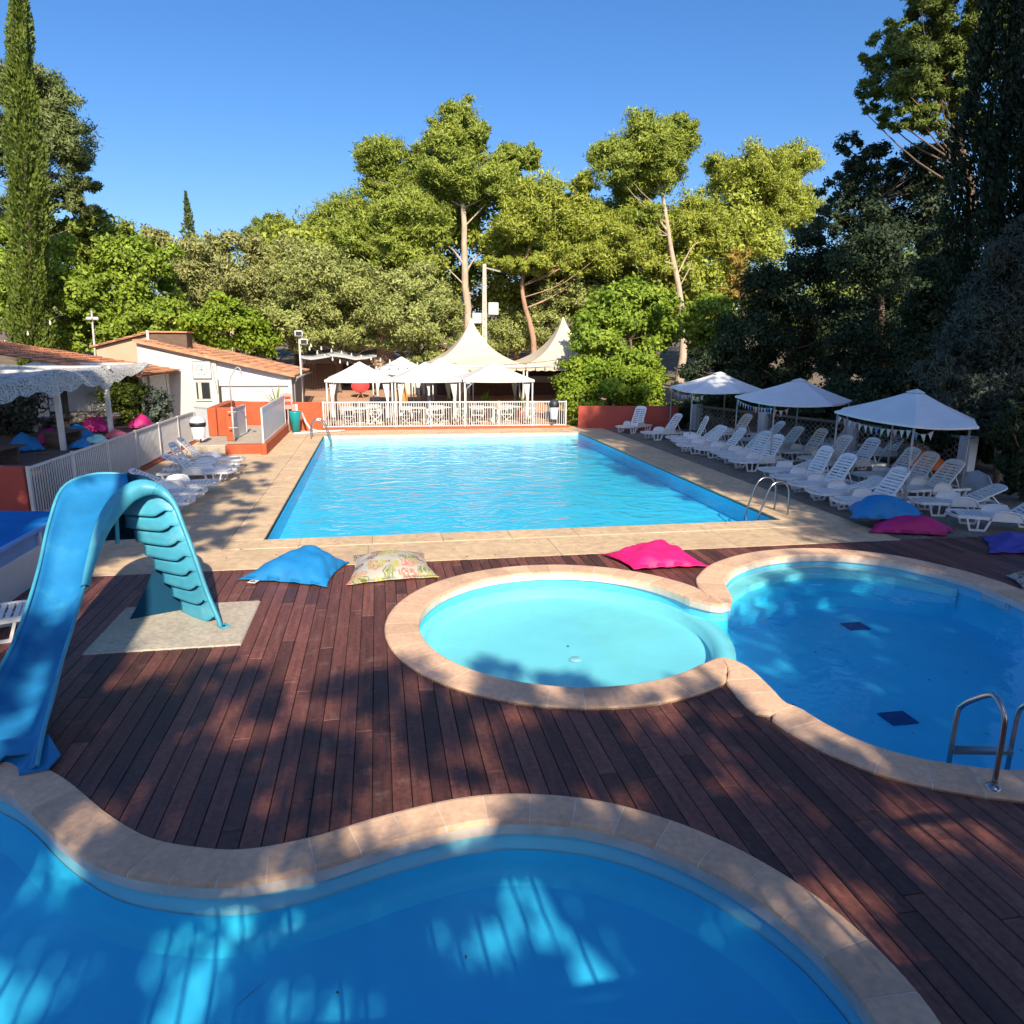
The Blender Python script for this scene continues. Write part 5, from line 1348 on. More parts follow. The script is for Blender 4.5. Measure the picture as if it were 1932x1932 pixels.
low_table('dark plank table under the pergola at the left edge', -8.9, 18.6, 1.7, 82); low_table('brown plank table between the lounge beanbags', -8.75, 22.2, 1.2, 75)
m = MB(); rr = random.Random(9)
for k in range(26):
    x, y = rr.uniform(-11.2, -9.0), rr.uniform(26.3, 29.0); s = rr.uniform(.25, .5); m.box((x, y, LZ+rr.uniform(0, .45)), (s*1.5, s, .16), rr.uniform(0, 3), .04)
tag(m.build('stone_steps', M['stone']), 'heap of flat pale field stones forming steps beside the lounge beanbags', 'stones')

# ================================================================== TANK AT THE LEFT EDGE
tk = thing('water_tank', 'white sided play tank with blue upper band and dark blue cover at the left edge', 'tank', (-6.2, 11.3, 0))
x1 = -5.15
m = MB(); m.b2(-8.2, x1, 9.2, 13.0, -.02, .52, .01); m.build('side_board', M['tankwhite'], tk)
m = MB(); m.b2(-8.18, x1-.02, 9.22, 12.98, .522, .72); m.build('upper_band', M['tankpanel'], tk)
for y in (9.25, 11.75, 12.95): m = MB(); m.b2(x1-.03, x1+.02, y-.04, y+.04, .525, .742, .005); m.build('post', M['panelgrey'], tk)
m = MB(); m.b2(x1-.06, x1+.03, 9.18, 13.0, .722, .772, .008); m.build('rim', M['tankpanel'], tk)
m = MB(); rows = []
for i in range(9):
    s = i/8; rows.append([(x1-.07-2.9*s, 9.2+3.78*q, .75+.10*math.sin(PI*min(1, s*1.1))*(.4+.6*smooth(0, .2, q))*(1-.4*smooth(.75, 1, q))) for q in np.linspace(0, 1, 12)])
m.grid(rows); m.build('cover', M['tankblue'], tk)
for x, y, z, lb in ((-6.9, 13.5, 0, 'red plastic crate behind the tank at the left edge'), (-7.8, 13.4, 0, 'second red plastic crate behind the tank, partly out of view')):
    t = thing('crate', lb, 'crate', (x, y, 0)); m = MB(); m.box((x, y, .45), (.55, .45, .86), .2, .03); m.build('body', M['redplastic'], t); m = MB(); m.box((x, y, .90), (.62, .52, .06), .2, .02); m.build('rim', M['redplastic'], t)

# ================================================================== LAMPS, UTILITY POLE, STRING LIGHTS, BLOCK WALL
fp = thing('floodlight_pole', 'thin white pole with two floodlights at the right corner of the tile roof', 'lamp post', (-3.45, 35, 0))
m = MB(); m.tube([(-3.45, 35, 0), (-3.45, 35, 3.95)], .04, 8); m.build('pole', M['whitemetal'], fp)
for z, dx in ((3.98, .0), (3.62, .2)): m = MB(); m.box((-3.45+dx, 34.86, z), (.36, .2, .26), .2, .03); fl_ = m.build('floodlight', M['white'], fp); m = MB(); m.box((-3.45+dx+.02, 34.752, z), (.26, .012, .17), .2); m.build('lens', M['glassdark'], fl_)
fp2 = thing('lamp_post', 'thin grey metal lamp post rising behind the pergola', 'lamp post', (-12.9, 36.5, 0))
m = MB(); m.tube([(-12.6, 36.2, .4), (-12.45, 36.2, 4.9)], [.06, .04], 8); m.build('pole', M['pole'], fp2)
m = MB(); m.tube([(-12.55, 36.2, 4.55), (-12.25, 36.2, 4.6)], .03, 6); m.build('arm', M['pole'], fp2)
for dx in (-.06, .22): m = MB(); m.box((-12.5+dx, 36.1, 4.55), (.22, .24, .14), .4, .03); m.build('lamp_head', M['white'], fp2)
up = thing('utility_pole', 'square concrete utility pole with step notches and two grey boxes behind the marquee', 'utility pole', (6.3, 43.4, 0))
m = MB(); m.add([(6.1, 43.3, 0), (6.5, 43.3, 0), (6.5, 43.6, 0), (6.1, 43.6, 0), (6.2, 43.33, 8.1), (6.4, 43.33, 8.1), (6.4, 43.5, 8.1), (6.2, 43.5, 8.1)], [(3, 2, 1, 0), (4, 5, 6, 7), (0, 1, 5, 4), (1, 2, 6, 5), (2, 3, 7, 6), (3, 0, 4, 7)]); m.build('shaft', M['concrete'], up)
m = MB()
for k in range(11): m.b2(6.235, 6.365, 43.27+.003*k, 43.32, 2.6+k*.48, 2.85+k*.48)
m.build('recess', M['pole'], up)
m = MB(); m.b2(6.5, 7.1, 43.1, 43.6, 5.25, 5.95, .03); m.build('junction_box', M['boxgrey'], up)
m = MB(); m.b2(5.55, 6.1, 43.1, 43.5, 4.75, 5.35, .03); m.build('junction_box', M['boxgrey'], up)
m = MB(); m.bar((6.3, 43.4, 7.9), (7.3, 43.9, 7.75), .06, .08); m.build('cross_arm', M['pole'], up)
for k in range(4): m = MB(); m.tube([(6.5+k*.2, 43.5+k*.1, 7.9), (10, 47, 7.35-.1*k), (20, 52, 6.9-.12*k), (30, 55, 7.0)], .015, 4); m.build('wire', M['rope'], up)
def lights(label, p0, p1, sag, n):
    p0, p1 = np.array(p0), np.array(p1); t = thing('string_lights', label, 'string lights', p0)
    P = [p0+(p1-p0)*s-np.array([0, 0, sag*4*s*(1-s)]) for s in np.linspace(0, 1, n*2+1)]
    m = MB(); m.tube([tuple(p) for p in P], .012, 4); m.build('cable', M['rope'], t)
    for p in P[1::2]: m = MB(); m.lathe([(.02, 0), (.022, -.05), (.045, -.11), (.03, -.17), (.001, -.19)], 8, tuple(p)); m.build('bulb', M['bulb'], t)
lights('string of pale bulbs from the floodlight pole down to the left gazebo', (-3.2, 35.2, 3.5), (.8, 36, 2.55), .35, 12)
lights('string of pale bulbs sagging between the pole and the left marquee', (-3.2, 35.3, 3.6), (4.0, 37.4, 2.6), .25, 16)
lights('string of bulbs draped across the front of the right marquee', (6.4, 37.3, 2.55), (11.5, 37.0, 3.2), .1, 10)
lights('string of round pale bulbs against the dark trees at the left edge', (-19.5, 33, 2.7), (-12.5, 33, 4.6), .5, 8)
# pierced block wall behind the loungers
bw = thing('block_wall', 'low pierced breeze block wall with pale square piers behind the right loungers', 'wall', (15, 25, 0))
A_, B_ = np.array([13.6, 30.0]), np.array([17.0, 17.6]); d = (B_-A_); LL = np.linalg.norm(d); d /= LL; rz = math.atan2(d[1], d[0])
for s in (.3, 4.3, 8.3, 12.3):
    q = A_+d*s; m = MB(); m.box((q[0], q[1], .52), (.36, .36, 1.12), rz, .02); m.build('pier', M['panelgrey'], bw)
for s0 in (.5, 4.5, 8.5):
    m = MB()
    for r_ in range(5):
        for k in range(16):
            q = A_+d*(s0+.12+k*.225)
            m.tube([(q[0]+.095*math.cos(w_)*d[0], q[1]+.095*math.cos(w_)*d[1], .14+r_*.19+.085*math.sin(w_)) for w_ in np.linspace(0, 2*PI, 9)], .018, 4, False)
    q0, q1 = A_+d*(s0+.0), A_+d*(s0+3.6); m.bar((q0[0], q0[1], 1.03), (q1[0], q1[1], 1.03), .16, .07); m.bar((q0[0], q0[1], .02), (q1[0], q1[1], .02), .16, .07)
    m.build('pierced_panel', M['stone'], bw)
m = MB(); rr = random.Random(2); m.ball((14.9, 15.6, .0), (.22, .6, .55), 7, 5)
tag(m.build('boulder', M['panelgrey']), 'pale grey slab shaped rock under the dark bushes at the right', 'rock')

# ================================================================== BALCONY THE VIEW IS TAKEN FROM
bl = thing('balcony', 'white house balcony with bar railing below the viewpoint', 'balcony', (0, -1, 0))
m = MB(); m.b2(-9, 7, -4, .25, 1.72, 1.92); m.build('slab', M['plaster'], bl)
m = MB(); m.b2(-9, 7, -3.9, -3.7, -.1, 1.70); m.build('wall', M['plaster'], bl)
m = MB()
for z in (2.0, 2.88): m.bar((-9, .2, z), (7, .2, z), .05, .05)
for k in range(100): m.bar((-8.9+k*.16, .2, 2.02), (-8.9+k*.16, .2, 2.86), .022, .022, (1, 0, 0))
m.build('railing', M['whitemetal'], bl)
# ================================================================== VEGETATION
def unit(a): return a/np.maximum(np.linalg.norm(a, axis=1)[:, None], 1e-9)
def leaf_quads(C_, D, size, aspect, rng, O=None, face=0.0):
    """one diamond-shaped leaf (or needle tuft) per centre C along direction D; a share of them turn their blades outward"""
    n = len(C_); rnd = unit(rng.normal(size=(n, 3)))
    if O is not None and face > 0:
        nr = unit(O+np.array([0, 0, .35])+rng.normal(size=(n, 3))*.55); tg = unit(np.cross(nr, D+.3*rnd))
        sel = (rng.random(n) < face)[:, None]; D = np.where(sel, unit(np.cross(tg, nr)), D); rnd = np.where(sel, nr, rnd)
    Wd = unit(np.cross(D, rnd))
    s = (size*rng.uniform(.6, 1.35, n))[:, None]
    a_ = C_-D*s*.5; b_ = C_+D*s*.5; mid = C_+D*s*.08+np.cross(D, Wd)*s*.10
    w = Wd*s*aspect*.5
    V = np.stack([a_, mid+w, b_, mid-w], 1).reshape(-1, 3)
    return V, np.arange(n*4).reshape(n, 4)
def crown_points(blobs, n, rng, sub=.30, nsub=1.0, fill=.35, flat=.75):
    """leaves gathered in clumps; clumps sit mostly near the skin of each bough's ellipsoid"""
    blobs = [np.array(b, float) for b in blobs]
    w = np.array([(b[3]*b[4]*b[5])**.72 for b in blobs]); w /= w.sum()
    P, O, S = [], [], []
    for b, f in zip(blobs, w):
        k = max(7, int(22*nsub*(.5+len(blobs)*f*.5)))
        d = unit(rng.normal(size=(k, 3))); r_ = rng.uniform(fill, 1.0, k)**.6
        r_ *= rng.uniform(.78, 1.12, k)
        sc = b[:3]+d*r_[:, None]*b[3:]
        sr = sub*min(b[3:])*rng.uniform(.7, 1.5, k)
        m = max(1, int(n*f)); pick = rng.integers(0, k, m)
        q = unit(rng.normal(size=(m, 3))); rr_ = np.abs(rng.normal(.75, .30, m))
        off = q*rr_[:, None]*sr[pick][:, None]; off[:, 2] *= flat
        P.append(sc[pick]+off); O.append(unit(q*.8+d[pick]*.6)); S.append(sc)
    return np.concatenate(P), np.concatenate(O), np.concatenate(S)
def make_crown(parent, blobs, n, size, aspect, mat, seed, up=.35, rnd=.6, sub=.30, nsub=1.0, fill=.35, flat=.75, name='crown', face=.8):
    rng = np.random.default_rng(seed); n = int(n*1.9)
    P, O, S = crown_points(blobs, n, rng, sub, nsub, fill, flat)
    D = unit(O+np.array([0, 0, up])+rng.normal(size=O.shape)*rnd)
    V, Q = leaf_quads(P, D, size, aspect, rng, O, face)
    np_mesh(name, V, Q, mat, parent)
    return S
def make_trunk(parent, path, r0, r1, mat, targets=None, nb=14, seed=1, low=.35, br=.3, bare=()):
    rr = random.Random(seed); P = spl(path, 16); m = MB(); n = len(P)
    rad = [r0+(r1-r0)*(i/(n-1))**.85 for i in range(n)]; rad[0] *= 1.25
    wob = [np.array([rr.uniform(-1, 1), rr.uniform(-1, 1), 0])*rad[i]*.25 for i in range(n)]
    m.tube([tuple(p+w) for p, w in zip(P, wob)], rad, 9)
    if targets is not None and len(targets):
        z0, z1 = P[0][2], P[-1][2]
        T = [targets[i] for i in rr.sample(range(len(targets)), min(nb, len(targets)))]
        for t in T:
            tz = z0+(z1-z0)*low; zt = min(max(tz, t[2]-np.hypot(t[0]-P[n//2][0], t[1]-P[n//2][1])*.55), z1-.1)
            i = min(range(n), key=lambda k: abs(P[k][2]-zt)); s = P[i]
            mid = s+(np.array(t)-s)*.5+np.array([rr.uniform(-.3, .3), rr.uniform(-.3, .3), -.12*np.linalg.norm(np.array(t)-s)*rr.uniform(0, 1)])
            pts = spl([s, mid, t], 7); rb = max(.018, rad[i]*br)
            m.tube([tuple(p) for p in pts], [rb*(1-.82*k/6) for k in range(7)], 5)
    for (a_, b_, c_, r_) in bare: m.tube([tuple(p) for p in spl([a_, b_, c_], 8)], [r_*(1-.8*k/7) for k in range(8)], 5)
    return m.build('trunk', mat, parent)

def pb(px, py, Y, rx, ry=None, ryd=None, dy=0.0):
    """bough ellipsoid seen at photo position px,py with photo radii rx,ry, standing at distance Y"""
    c = at(px, py, Y+dy); dep = (c-CAM).dot(cf); k = dep/FPX; ry = ry or rx
    return (c[0], c[1], c[2], rx*k, (ryd if ryd is not None else rx*.8)*k, ry*k)
def jit(seed, s=2.0):
    rr = random.Random(seed)
    while True: yield rr.uniform(-s, s)
def tree(name, label, cat, Y, blobs, trunk, mat, bark, n, size, aspect, seed, r0=.22, up=.35, rnd=.6, sub=.30, nsub=1.0, fill=.35, flat=.75, nb=14, group=None, low=.35, dj=1.2, bare=(), br=.3, nm=1.0):
    """blobs: photo px,py,rx,ry ; trunk: photo positions from the ground up"""
    g = jit(seed, dj); B = [pb(b[0], b[1], Y, b[2], b[3] if len(b) > 3 else None, None, next(g)) for b in blobs]
    T = [at(p[0], p[1], Y) for p in trunk]; base = T[0].copy(); base[2] = gh(base[0], base[1])-.05
    if T[0][2] > base[2]+.2: T = [base]+T
    else: T[0] = base
    t = thing(name, label, cat, tuple(base), 0, group)
    S = make_crown(t, B, int(n*nm), size, aspect, mat, seed, up, rnd, sub, nsub, fill, flat)
    bb = [(at(a_[0], a_[1], Y), at(b_[0], b_[1], Y)+np.array([0, 0, .1]), at(c_[0], c_[1], Y), r_) for a_, b_, c_, r_ in bare]
    make_trunk(t, T, r0, r0*.25, M[bark] if isinstance(bark, str) else bark, S, nb, seed, low, br, bb)
    return t
gp = 'tall pines beyond the far terrace'
PN = dict(size=.27, aspect=.25, up=.55, rnd=.5, sub=.36, nsub=2.0, flat=.7, fill=.15, nm=1.35)
# tall slim cypress at the left edge
def cypress(name, label, x, y, z0, h, rad, n, size, mat, seed, power=.55, group=None, tilt=0.0, bark='bark', lumps=.22, hole=None):
    rng = np.random.default_rng(seed); t = thing(name, label, 'tree', (x, y, z0), 0, group)
    zz = rng.uniform(0.0, 1, n)**1.15; prof = np.minimum(1, (1-zz)/.62)**power*np.minimum(1, .45+zz*5)
    a_ = rng.uniform(0, 2*PI, n)
    lump = 1+lumps*np.sin(a_*3+zz*17)+lumps*.7*np.sin(a_*5-zz*41+1.3)
    r_ = rad*prof*lump*rng.uniform(.55, 1.0, n)**.5*rng.uniform(.9, 1.08, n)
    P = np.stack([x+r_*np.cos(a_)+tilt*zz*h, y+r_*np.sin(a_), z0+.3+zz*h], 1)
    D = unit(np.stack([np.cos(a_)*.55, np.sin(a_)*.55, np.full(n, .9)], 1)+rng.normal(size=(n, 3))*.35)
    V, Q = leaf_quads(P, D, size, .42, rng); np_mesh('crown', V, Q, mat, t)
    m = MB(); m.tube([(x, y, z0), (x+tilt*h*.5, y, z0+h*.5), (x+tilt*h*.97, y, z0+h*.97)], [rad*.22, rad*.14, .02], 8); m.build('trunk', M[bark], t)
    return t
b_ = at(40, 560, 38); cypress('cypress', 'very tall slim cypress at the left edge reaching out of the picture', b_[0], 38, gh(b_[0], 38), 22.5, .68, 30000, .20, M['l_cyp'], 31, .9, tilt=.090, lumps=.36)
tree('pine_tree', 'big greyish pine behind the slim cypress at the left edge', 'tree', 47, [(30, 165, 55, 52), (95, 185, 52, 62), (115, 265, 58, 52), (40, 280, 60, 60), (145, 300, 34, 30), (130, 355, 48, 26), (170, 350, 26, 14), (60, 385, 55, 36), (-30, 250, 60, 90), (150, 388, 40, 18), (20, 430, 60, 40)], [(75, 640), (78, 400), (70, 180)], M['l_pinegrey'], 'bark', 24000, seed=41, r0=.35, nb=22, group=gp, **PN)
gb = 'leafy trees behind the tile roofs at the left'
BL = dict(aspect=.52, up=.1, rnd=.8, sub=.36, fill=.3)
tree('leafy_tree', 'pale green leafy tree at the foot of the tall cypress', 'tree', 41, [(90, 480, 55, 50), (40, 560, 60, 55), (140, 550, 50, 58), (10, 480, 50, 60), (100, 620, 70, 35), (165, 610, 40, 40)], [(90, 690), (90, 520)], M['l_green'], 'bark', 15000, .24, seed=42, group=gb, **BL)
tree('leafy_tree', 'dark green tree rising behind the pale leafy one at the left', 'tree', 50, [(185, 440, 55, 40), (150, 480, 50, 45), (215, 470, 40, 45), (120, 440, 45, 40)], [(180, 640), (180, 430)], M['l_mid'], 'bark', 9000, .28, seed=43, group=gb, **BL)
tree('leafy_tree', 'bright green leafy tree left of the white gable', 'tree', 42, [(250, 500, 62, 52), (225, 570, 72, 55), (300, 555, 52, 60), (300, 495, 36, 34), (200, 630, 70, 35), (290, 610, 60, 35), (180, 520, 40, 40)], [(250, 690), (250, 540)], M['l_green'], 'bark', 18000, .24, seed=44, group=gb, **BL)
tree('leafy_tree', 'thin grey green tree with sparse tops against the sky above the bright leafy one', 'tree', 52, [(265, 455, 42, 26), (305, 462, 26, 28), (240, 462, 24, 24)], [(270, 640), (270, 470)], M['l_grey'], 'bark', 3800, .28, seed=45, group=gb, **BL)
b_ = at(357, 440, 70); cypress('conifer', 'small dark conifer spire standing alone on the skyline at left', b_[0], 70, b_[2]-5, 8.0, .62, 1500, .36, M['l_pinedk'], 46, 1.0, lumps=.45)
tree('scrub_tree', 'olive grey scrubby tree with bare twigs above the tile roof', 'tree', 46, [(400, 500, 72, 52), (460, 530, 72, 60), (380, 570, 62, 50), (440, 462, 52, 30), (520, 485, 62, 46), (350, 470, 35, 26), (350, 530, 40, 60)], [(440, 690), (435, 560), (430, 470)], M['l_grey'], 'barkpale', 13000, .24, seed=47, group=gb, nb=60, br=.22, aspect=.34, up=.4, rnd=.6, sub=.36)
tree('leafy_bush', 'bright green bush spilling behind the ridge of the tile roof', 'bush', 41.5, [(430, 615, 62, 42), (380, 610, 46, 34), (480, 640, 46, 32), (420, 575, 34, 26), (505, 655, 22, 18)], [(430, 700), (430, 620)], M['l_hedge'], 'bark', 11000, .22, seed=48, group=gb, **BL)
go = 'grey green olive trees behind the gazebos'
OL = dict(aspect=.34, up=.3, rnd=.7, sub=.36, fill=.3)
tree('olive_tree', 'broad olive tree between the tile roof and the left gazebo', 'tree', 44, [(600, 520, 82, 60), (640, 585, 82, 60), (555, 590, 60, 52), (690, 545, 56, 50), (600, 640, 90, 30), (540, 520, 40, 40), (680, 630, 40, 30)], [(640, 730), (630, 600)], M['l_olive'], 'bark', 22000, .22, seed=49, group=go, **OL)
tree('olive_tree', 'olive tree behind the middle gazebo, left of the pointed marquee', 'tree', 42.5, [(785, 535, 66, 46), (770, 600, 82, 50), (830, 590, 44, 46), (720, 590, 50, 42), (785, 650, 55, 30), (850, 635, 30, 34)], [(790, 730), (780, 600)], M['l_olive'], 'bark', 20000, .22, seed=50, group=go, **OL)
tree('pine_tree', 'dark pines rising behind the olive trees, left of the tall pine', 'tree', 58, [(620, 420, 55, 40), (680, 425, 62, 60), (570, 445, 45, 30), (600, 480, 60, 40), (640, 390, 36, 24)], [(640, 640), (640, 420)], M['l_pine'], 'bark', 12000, seed=51, group=gp, **PN)
tree('pine_tree', 'small round pine crown on the skyline left of the darker pines', 'tree', 60, [(515, 425, 34, 20), (490, 440, 30, 18), (545, 450, 30, 20)], [(515, 640), (515, 440)], M['l_mid'], 'bark', 4500, seed=52, group=gp, **PN)
tree('pine_tree', 'separate bushy pine top left of the tallest pine', 'tree', 53, [(725, 300, 50, 40), (700, 322, 36, 40), (752, 340, 36, 32), (715, 360, 46, 20), (690, 285, 24, 20)], [(730, 640), (738, 460), (735, 330)], M['l_pine'], 'barkpale', 9000, seed=53, group=gp, r0=.25, low=.7, **PN)
tree('pine_tree', 'tallest pine in the middle with a pale trunk and pointed crown', 'tree', 47, [(868, 228, 42, 42), (835, 262, 42, 36), (905, 255, 20, 34), (880, 280, 40, 40), (800, 310, 45, 42), (850, 325, 60, 40), (960, 300, 44, 26), (1000, 295, 24, 26), (925, 345, 70, 34), (820, 375, 58, 34), (880, 385, 40, 16)], [(884, 625), (876, 480), (874, 350), (868, 240)], M['l_pine'], 'barkpale', 33000, seed=54, group=gp, r0=.34, nb=30, low=.4, br=.34, bare=(((878, 505), (850, 470), (815, 460), .09), ((876, 520), (905, 480), (940, 478), .07), ((878, 540), (850, 515), (835, 500), .06), ((874, 430), (920, 385), (960, 340), .06), ((880, 560), (915, 530), (950, 520), .05)), **PN)
tree('pine_tree', 'bushy pine boughs left of the tallest trunk above the olive trees', 'tree', 45.5, [(770, 405, 62, 44), (705, 418, 46, 46), (750, 468, 62, 36), (690, 462, 40, 30), (815, 450, 40, 26), (795, 498, 42, 18), (650, 440, 36, 34), (720, 500, 40, 20), (835, 415, 26, 22)], [(760, 640), (755, 430)], M['l_pine'], 'bark', 24000, seed=154, group=gp, **PN)
tree('pine_tree', 'flat yellowish pine boughs between the two tall pines, on a reddish leaning trunk', 'tree', 45.5, [(1010, 378, 60, 46), (1060, 415, 62, 50), (975, 420, 52, 42), (1120, 425, 60, 46), (1040, 475, 80, 34), (1140, 480, 62, 36), (960, 500, 66, 16), (1010, 500, 62, 20), (1085, 380, 36, 26), (1080, 510, 50, 20), (935, 455, 26, 24), (1100, 345, 30, 20), (1165, 440, 40, 36)], [(1006, 640), (985, 540), (1010, 420)], M['l_pineyel'], 'barkred', 34000, seed=55, group=gp, r0=.26, nb=26, low=.45, **PN)
tree('pine_tree', 'leaning pine with a thin reddish trunk beside the utility pole', 'tree', 49.5, [(960, 470, 50, 24), (1000, 455, 40, 26), (930, 470, 36, 18)], [(975, 640), (992, 590), (972, 520), (962, 470)], M['l_pineyel'], 'barkred', 6000, seed=56, group=gp, r0=.2, nb=10, low=.6, **PN)
tree('pine_tree', 'pine with a bare silvery trunk and dense round crown, right of the tallest', 'tree', 46, [(1215, 262, 54, 46), (1275, 265, 42, 44), (1165, 305, 44, 42), (1235, 315, 64, 38), (1190, 355, 50, 32), (1300, 245, 20, 24), (1140, 295, 30, 26), (1210, 398, 44, 26)], [(1288, 640), (1284, 570), (1266, 470), (1256, 400), (1240, 320)], M['l_pine'], 'barkpale', 30000, seed=57, group=gp, r0=.30, nb=20, low=.72, bare=(((1262, 440), (1225, 395), (1195, 370), .10), ((1272, 500), (1230, 490), (1180, 485), .09), ((1277, 520), (1305, 470), (1325, 455), .06), ((1260, 420), (1225, 410), (1190, 415), .05), ((1280, 545), (1300, 510), (1305, 490), .05)), **PN)
tree('pine_tree', 'low spreading pine boughs around the bare silvery trunk', 'tree', 47, [(1220, 440, 56, 36), (1180, 470, 46, 34), (1310, 395, 40, 34), (1320, 460, 30, 40), (1240, 500, 40, 22), (1130, 500, 40, 20), (1290, 430, 30, 30), (1310, 520, 18, 22), (1345, 430, 36, 40), (1200, 520, 46, 16)], [(1240, 640), (1240, 470)], M['l_pineyel'], 'bark', 17000, seed=58, group=gp, **PN)
tree('pine_tree', 'wide yellow green pine under the sky at right of the silvery trunk', 'tree', 51, [(1430, 315, 62, 46), (1385, 345, 56, 46), (1500, 305, 46, 36), (1350, 310, 26, 22), (1465, 370, 76, 46), (1405, 425, 66, 46), (1500, 400, 46, 46), (1370, 470, 36, 36), (1450, 460, 50, 36)], [(1440, 640), (1440, 500), (1440, 330)], M['l_pineyel'], 'bark', 32000, seed=59, group=gp, r0=.3, nb=26, **PN)
tree('rusty_tree', 'half bare tree with rusty orange leaves below the wide yellow green pine', 'tree', 44, [(1390, 500, 30, 34), (1380, 540, 34, 22), (1420, 540, 30, 30)], [(1405, 660), (1400, 560), (1395, 480)], M['l_rust'], 'bark', 1700, .22, seed=60, aspect=.4, up=.2, nb=30, br=.3)
tree('olive_tree', 'grey green olive tree behind the two pointed marquees', 'tree', 47.5, [(1060, 560, 66, 42), (980, 620, 56, 46), (1120, 555, 56, 46), (1030, 610, 50, 40), (930, 640, 40, 30), (1010, 575, 40, 24)], [(1040, 740), (1040, 600)], M['l_olive'], 'bark', 18000, .22, seed=61, group=go, **OL)
tree('fig_tree', 'large leaved bright green fig tree leaning over the right marquee', 'tree', 36, [(1180, 590, 78, 52), (1130, 640, 56, 42), (1230, 620, 52, 50), (1200, 690, 62, 50), (1170, 560, 46, 26), (1110, 600, 30, 30), (1240, 570, 36, 30)], [(1190, 760), (1190, 640)], M['l_fig'], 'bark', 17000, .23, seed=62, aspect=.62, up=-.15, rnd=.8, sub=.34, fill=.35)
tree('hedge', 'clipped bright green hedge mounded over the end of the far railing', 'hedge', 32.6, [(1150, 720, 90, 42), (1090, 735, 46, 42), (1200, 740, 56, 48), (1120, 690, 46, 24), (1080, 700, 26, 24), (1235, 730, 30, 46), (1110, 775, 46, 26)], [(1150, 800), (1150, 740)], M['l_hedge'], 'bark', 24000, .15, seed=63, dj=.4, aspect=.6, up=.1, rnd=.9, sub=.36, fill=.5)
tree('light_bush', 'pale leafy bush at the foot of the silvery pine trunk', 'bush', 39, [(1330, 590, 46, 32), (1345, 640, 46, 30), (1300, 620, 30, 26)], [(1335, 700), (1335, 620)], M['l_fig'], 'bark', 7000, .24, seed=64, **BL)
# undergrowth that closes the view under the pines
def thicket(label, Y, spots, mat, n, seed, size=.3):
    tree('thicket', label, 'bushes', Y, spots, [(spots[0][0], 740), (spots[0][0], spots[0][1])], mat, 'bark', n, size, .5, seed, nb=20, up=.2, rnd=.8, sub=.4)
thicket('shaded thicket under the tall pines behind the marquees', 53, [(900, 560, 70, 70), (1000, 560, 90, 60), (1120, 560, 90, 60), (1240, 570, 80, 60), (820, 520, 60, 50), (1340, 570, 70, 70), (1440, 580, 70, 80)], M['l_mid'], 15000, 65)
thicket('scrub on the slope behind the olive trees at left', 56, [(450, 560, 90, 70), (560, 560, 90, 70), (680, 540, 90, 70), (340, 570, 80, 70), (760, 520, 60, 60), (200, 590, 90, 60), (80, 580, 80, 80)], M['l_mid'], 15000, 66)
thicket('sunny pine undergrowth behind the bare trunks', 50, [(560, 470, 80, 60), (680, 490, 90, 70), (800, 450, 80, 70), (920, 430, 80, 80), (1040, 450, 90, 80), (1160, 450, 80, 80), (1280, 450, 80, 80), (1390, 450, 80, 80), (1000, 520, 90, 60), (1300, 540, 80, 60), (760, 540, 80, 60)], M['l_pineyel'], 44000, 67, .34)
thicket('wooded slope seen low between the trees', 66, [(100, 540, 120, 90), (260, 560, 120, 70), (420, 560, 120, 90), (580, 560, 130, 90), (740, 560, 130, 90), (900, 580, 130, 80), (1060, 590, 130, 70), (1220, 590, 130, 80), (1380, 570, 130, 100), (1520, 570, 120, 110), (1660, 560, 120, 130)], M['l_mid'], 24000, 68, .42)
# dark trees on the right
gd = 'dark shaded trees right of the pool'
DK = dict(nm=1.5, aspect=.5, up=.1, rnd=.8, sub=.36, fill=.3)
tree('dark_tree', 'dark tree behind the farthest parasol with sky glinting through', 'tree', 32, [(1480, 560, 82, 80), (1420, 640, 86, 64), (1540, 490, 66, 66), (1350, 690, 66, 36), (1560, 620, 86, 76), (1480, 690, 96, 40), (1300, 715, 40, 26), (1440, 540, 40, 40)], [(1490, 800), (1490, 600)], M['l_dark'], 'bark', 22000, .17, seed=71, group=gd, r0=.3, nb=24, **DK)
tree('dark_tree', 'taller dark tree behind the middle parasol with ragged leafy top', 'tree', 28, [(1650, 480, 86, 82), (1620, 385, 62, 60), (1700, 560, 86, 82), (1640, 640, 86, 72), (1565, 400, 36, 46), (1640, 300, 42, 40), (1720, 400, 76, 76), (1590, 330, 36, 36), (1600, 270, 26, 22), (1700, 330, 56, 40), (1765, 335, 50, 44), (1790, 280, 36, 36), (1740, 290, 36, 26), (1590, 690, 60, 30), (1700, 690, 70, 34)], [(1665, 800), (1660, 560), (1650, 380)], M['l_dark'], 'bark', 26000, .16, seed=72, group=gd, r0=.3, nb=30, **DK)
tree('pine_tree', 'big pine at upper right with sunlit tufts against the sky', 'tree', 25, [(1700, 140, 62, 50), (1660, 95, 40, 36), (1745, 50, 52, 52), (1785, 150, 56, 52), (1700, 225, 56, 26), (1760, 225, 52, 30), (1640, 165, 30, 22), (1800, 50, 52, 60), (1850, -30, 80, 56), (1720, 95, 50, 40), (1640, 205, 20, 14), (1770, -20, 60, 40), (1860, 90, 60, 60), (1830, 190, 50, 50), (1730, 175, 40, 30), (1900, 60, 60, 70), (1780, 90, 50, 40), (1840, 250, 40, 40), (1690, 60, 30, 24)], [(1830, 800), (1835, 400), (1805, 250), (1780, 80)], M['l_pinemix'], 'bark', 44000, .18, .26, 73, r0=.32, nb=34, low=.5, up=.5, rnd=.5, sub=.30, flat=.6, dj=1.0)
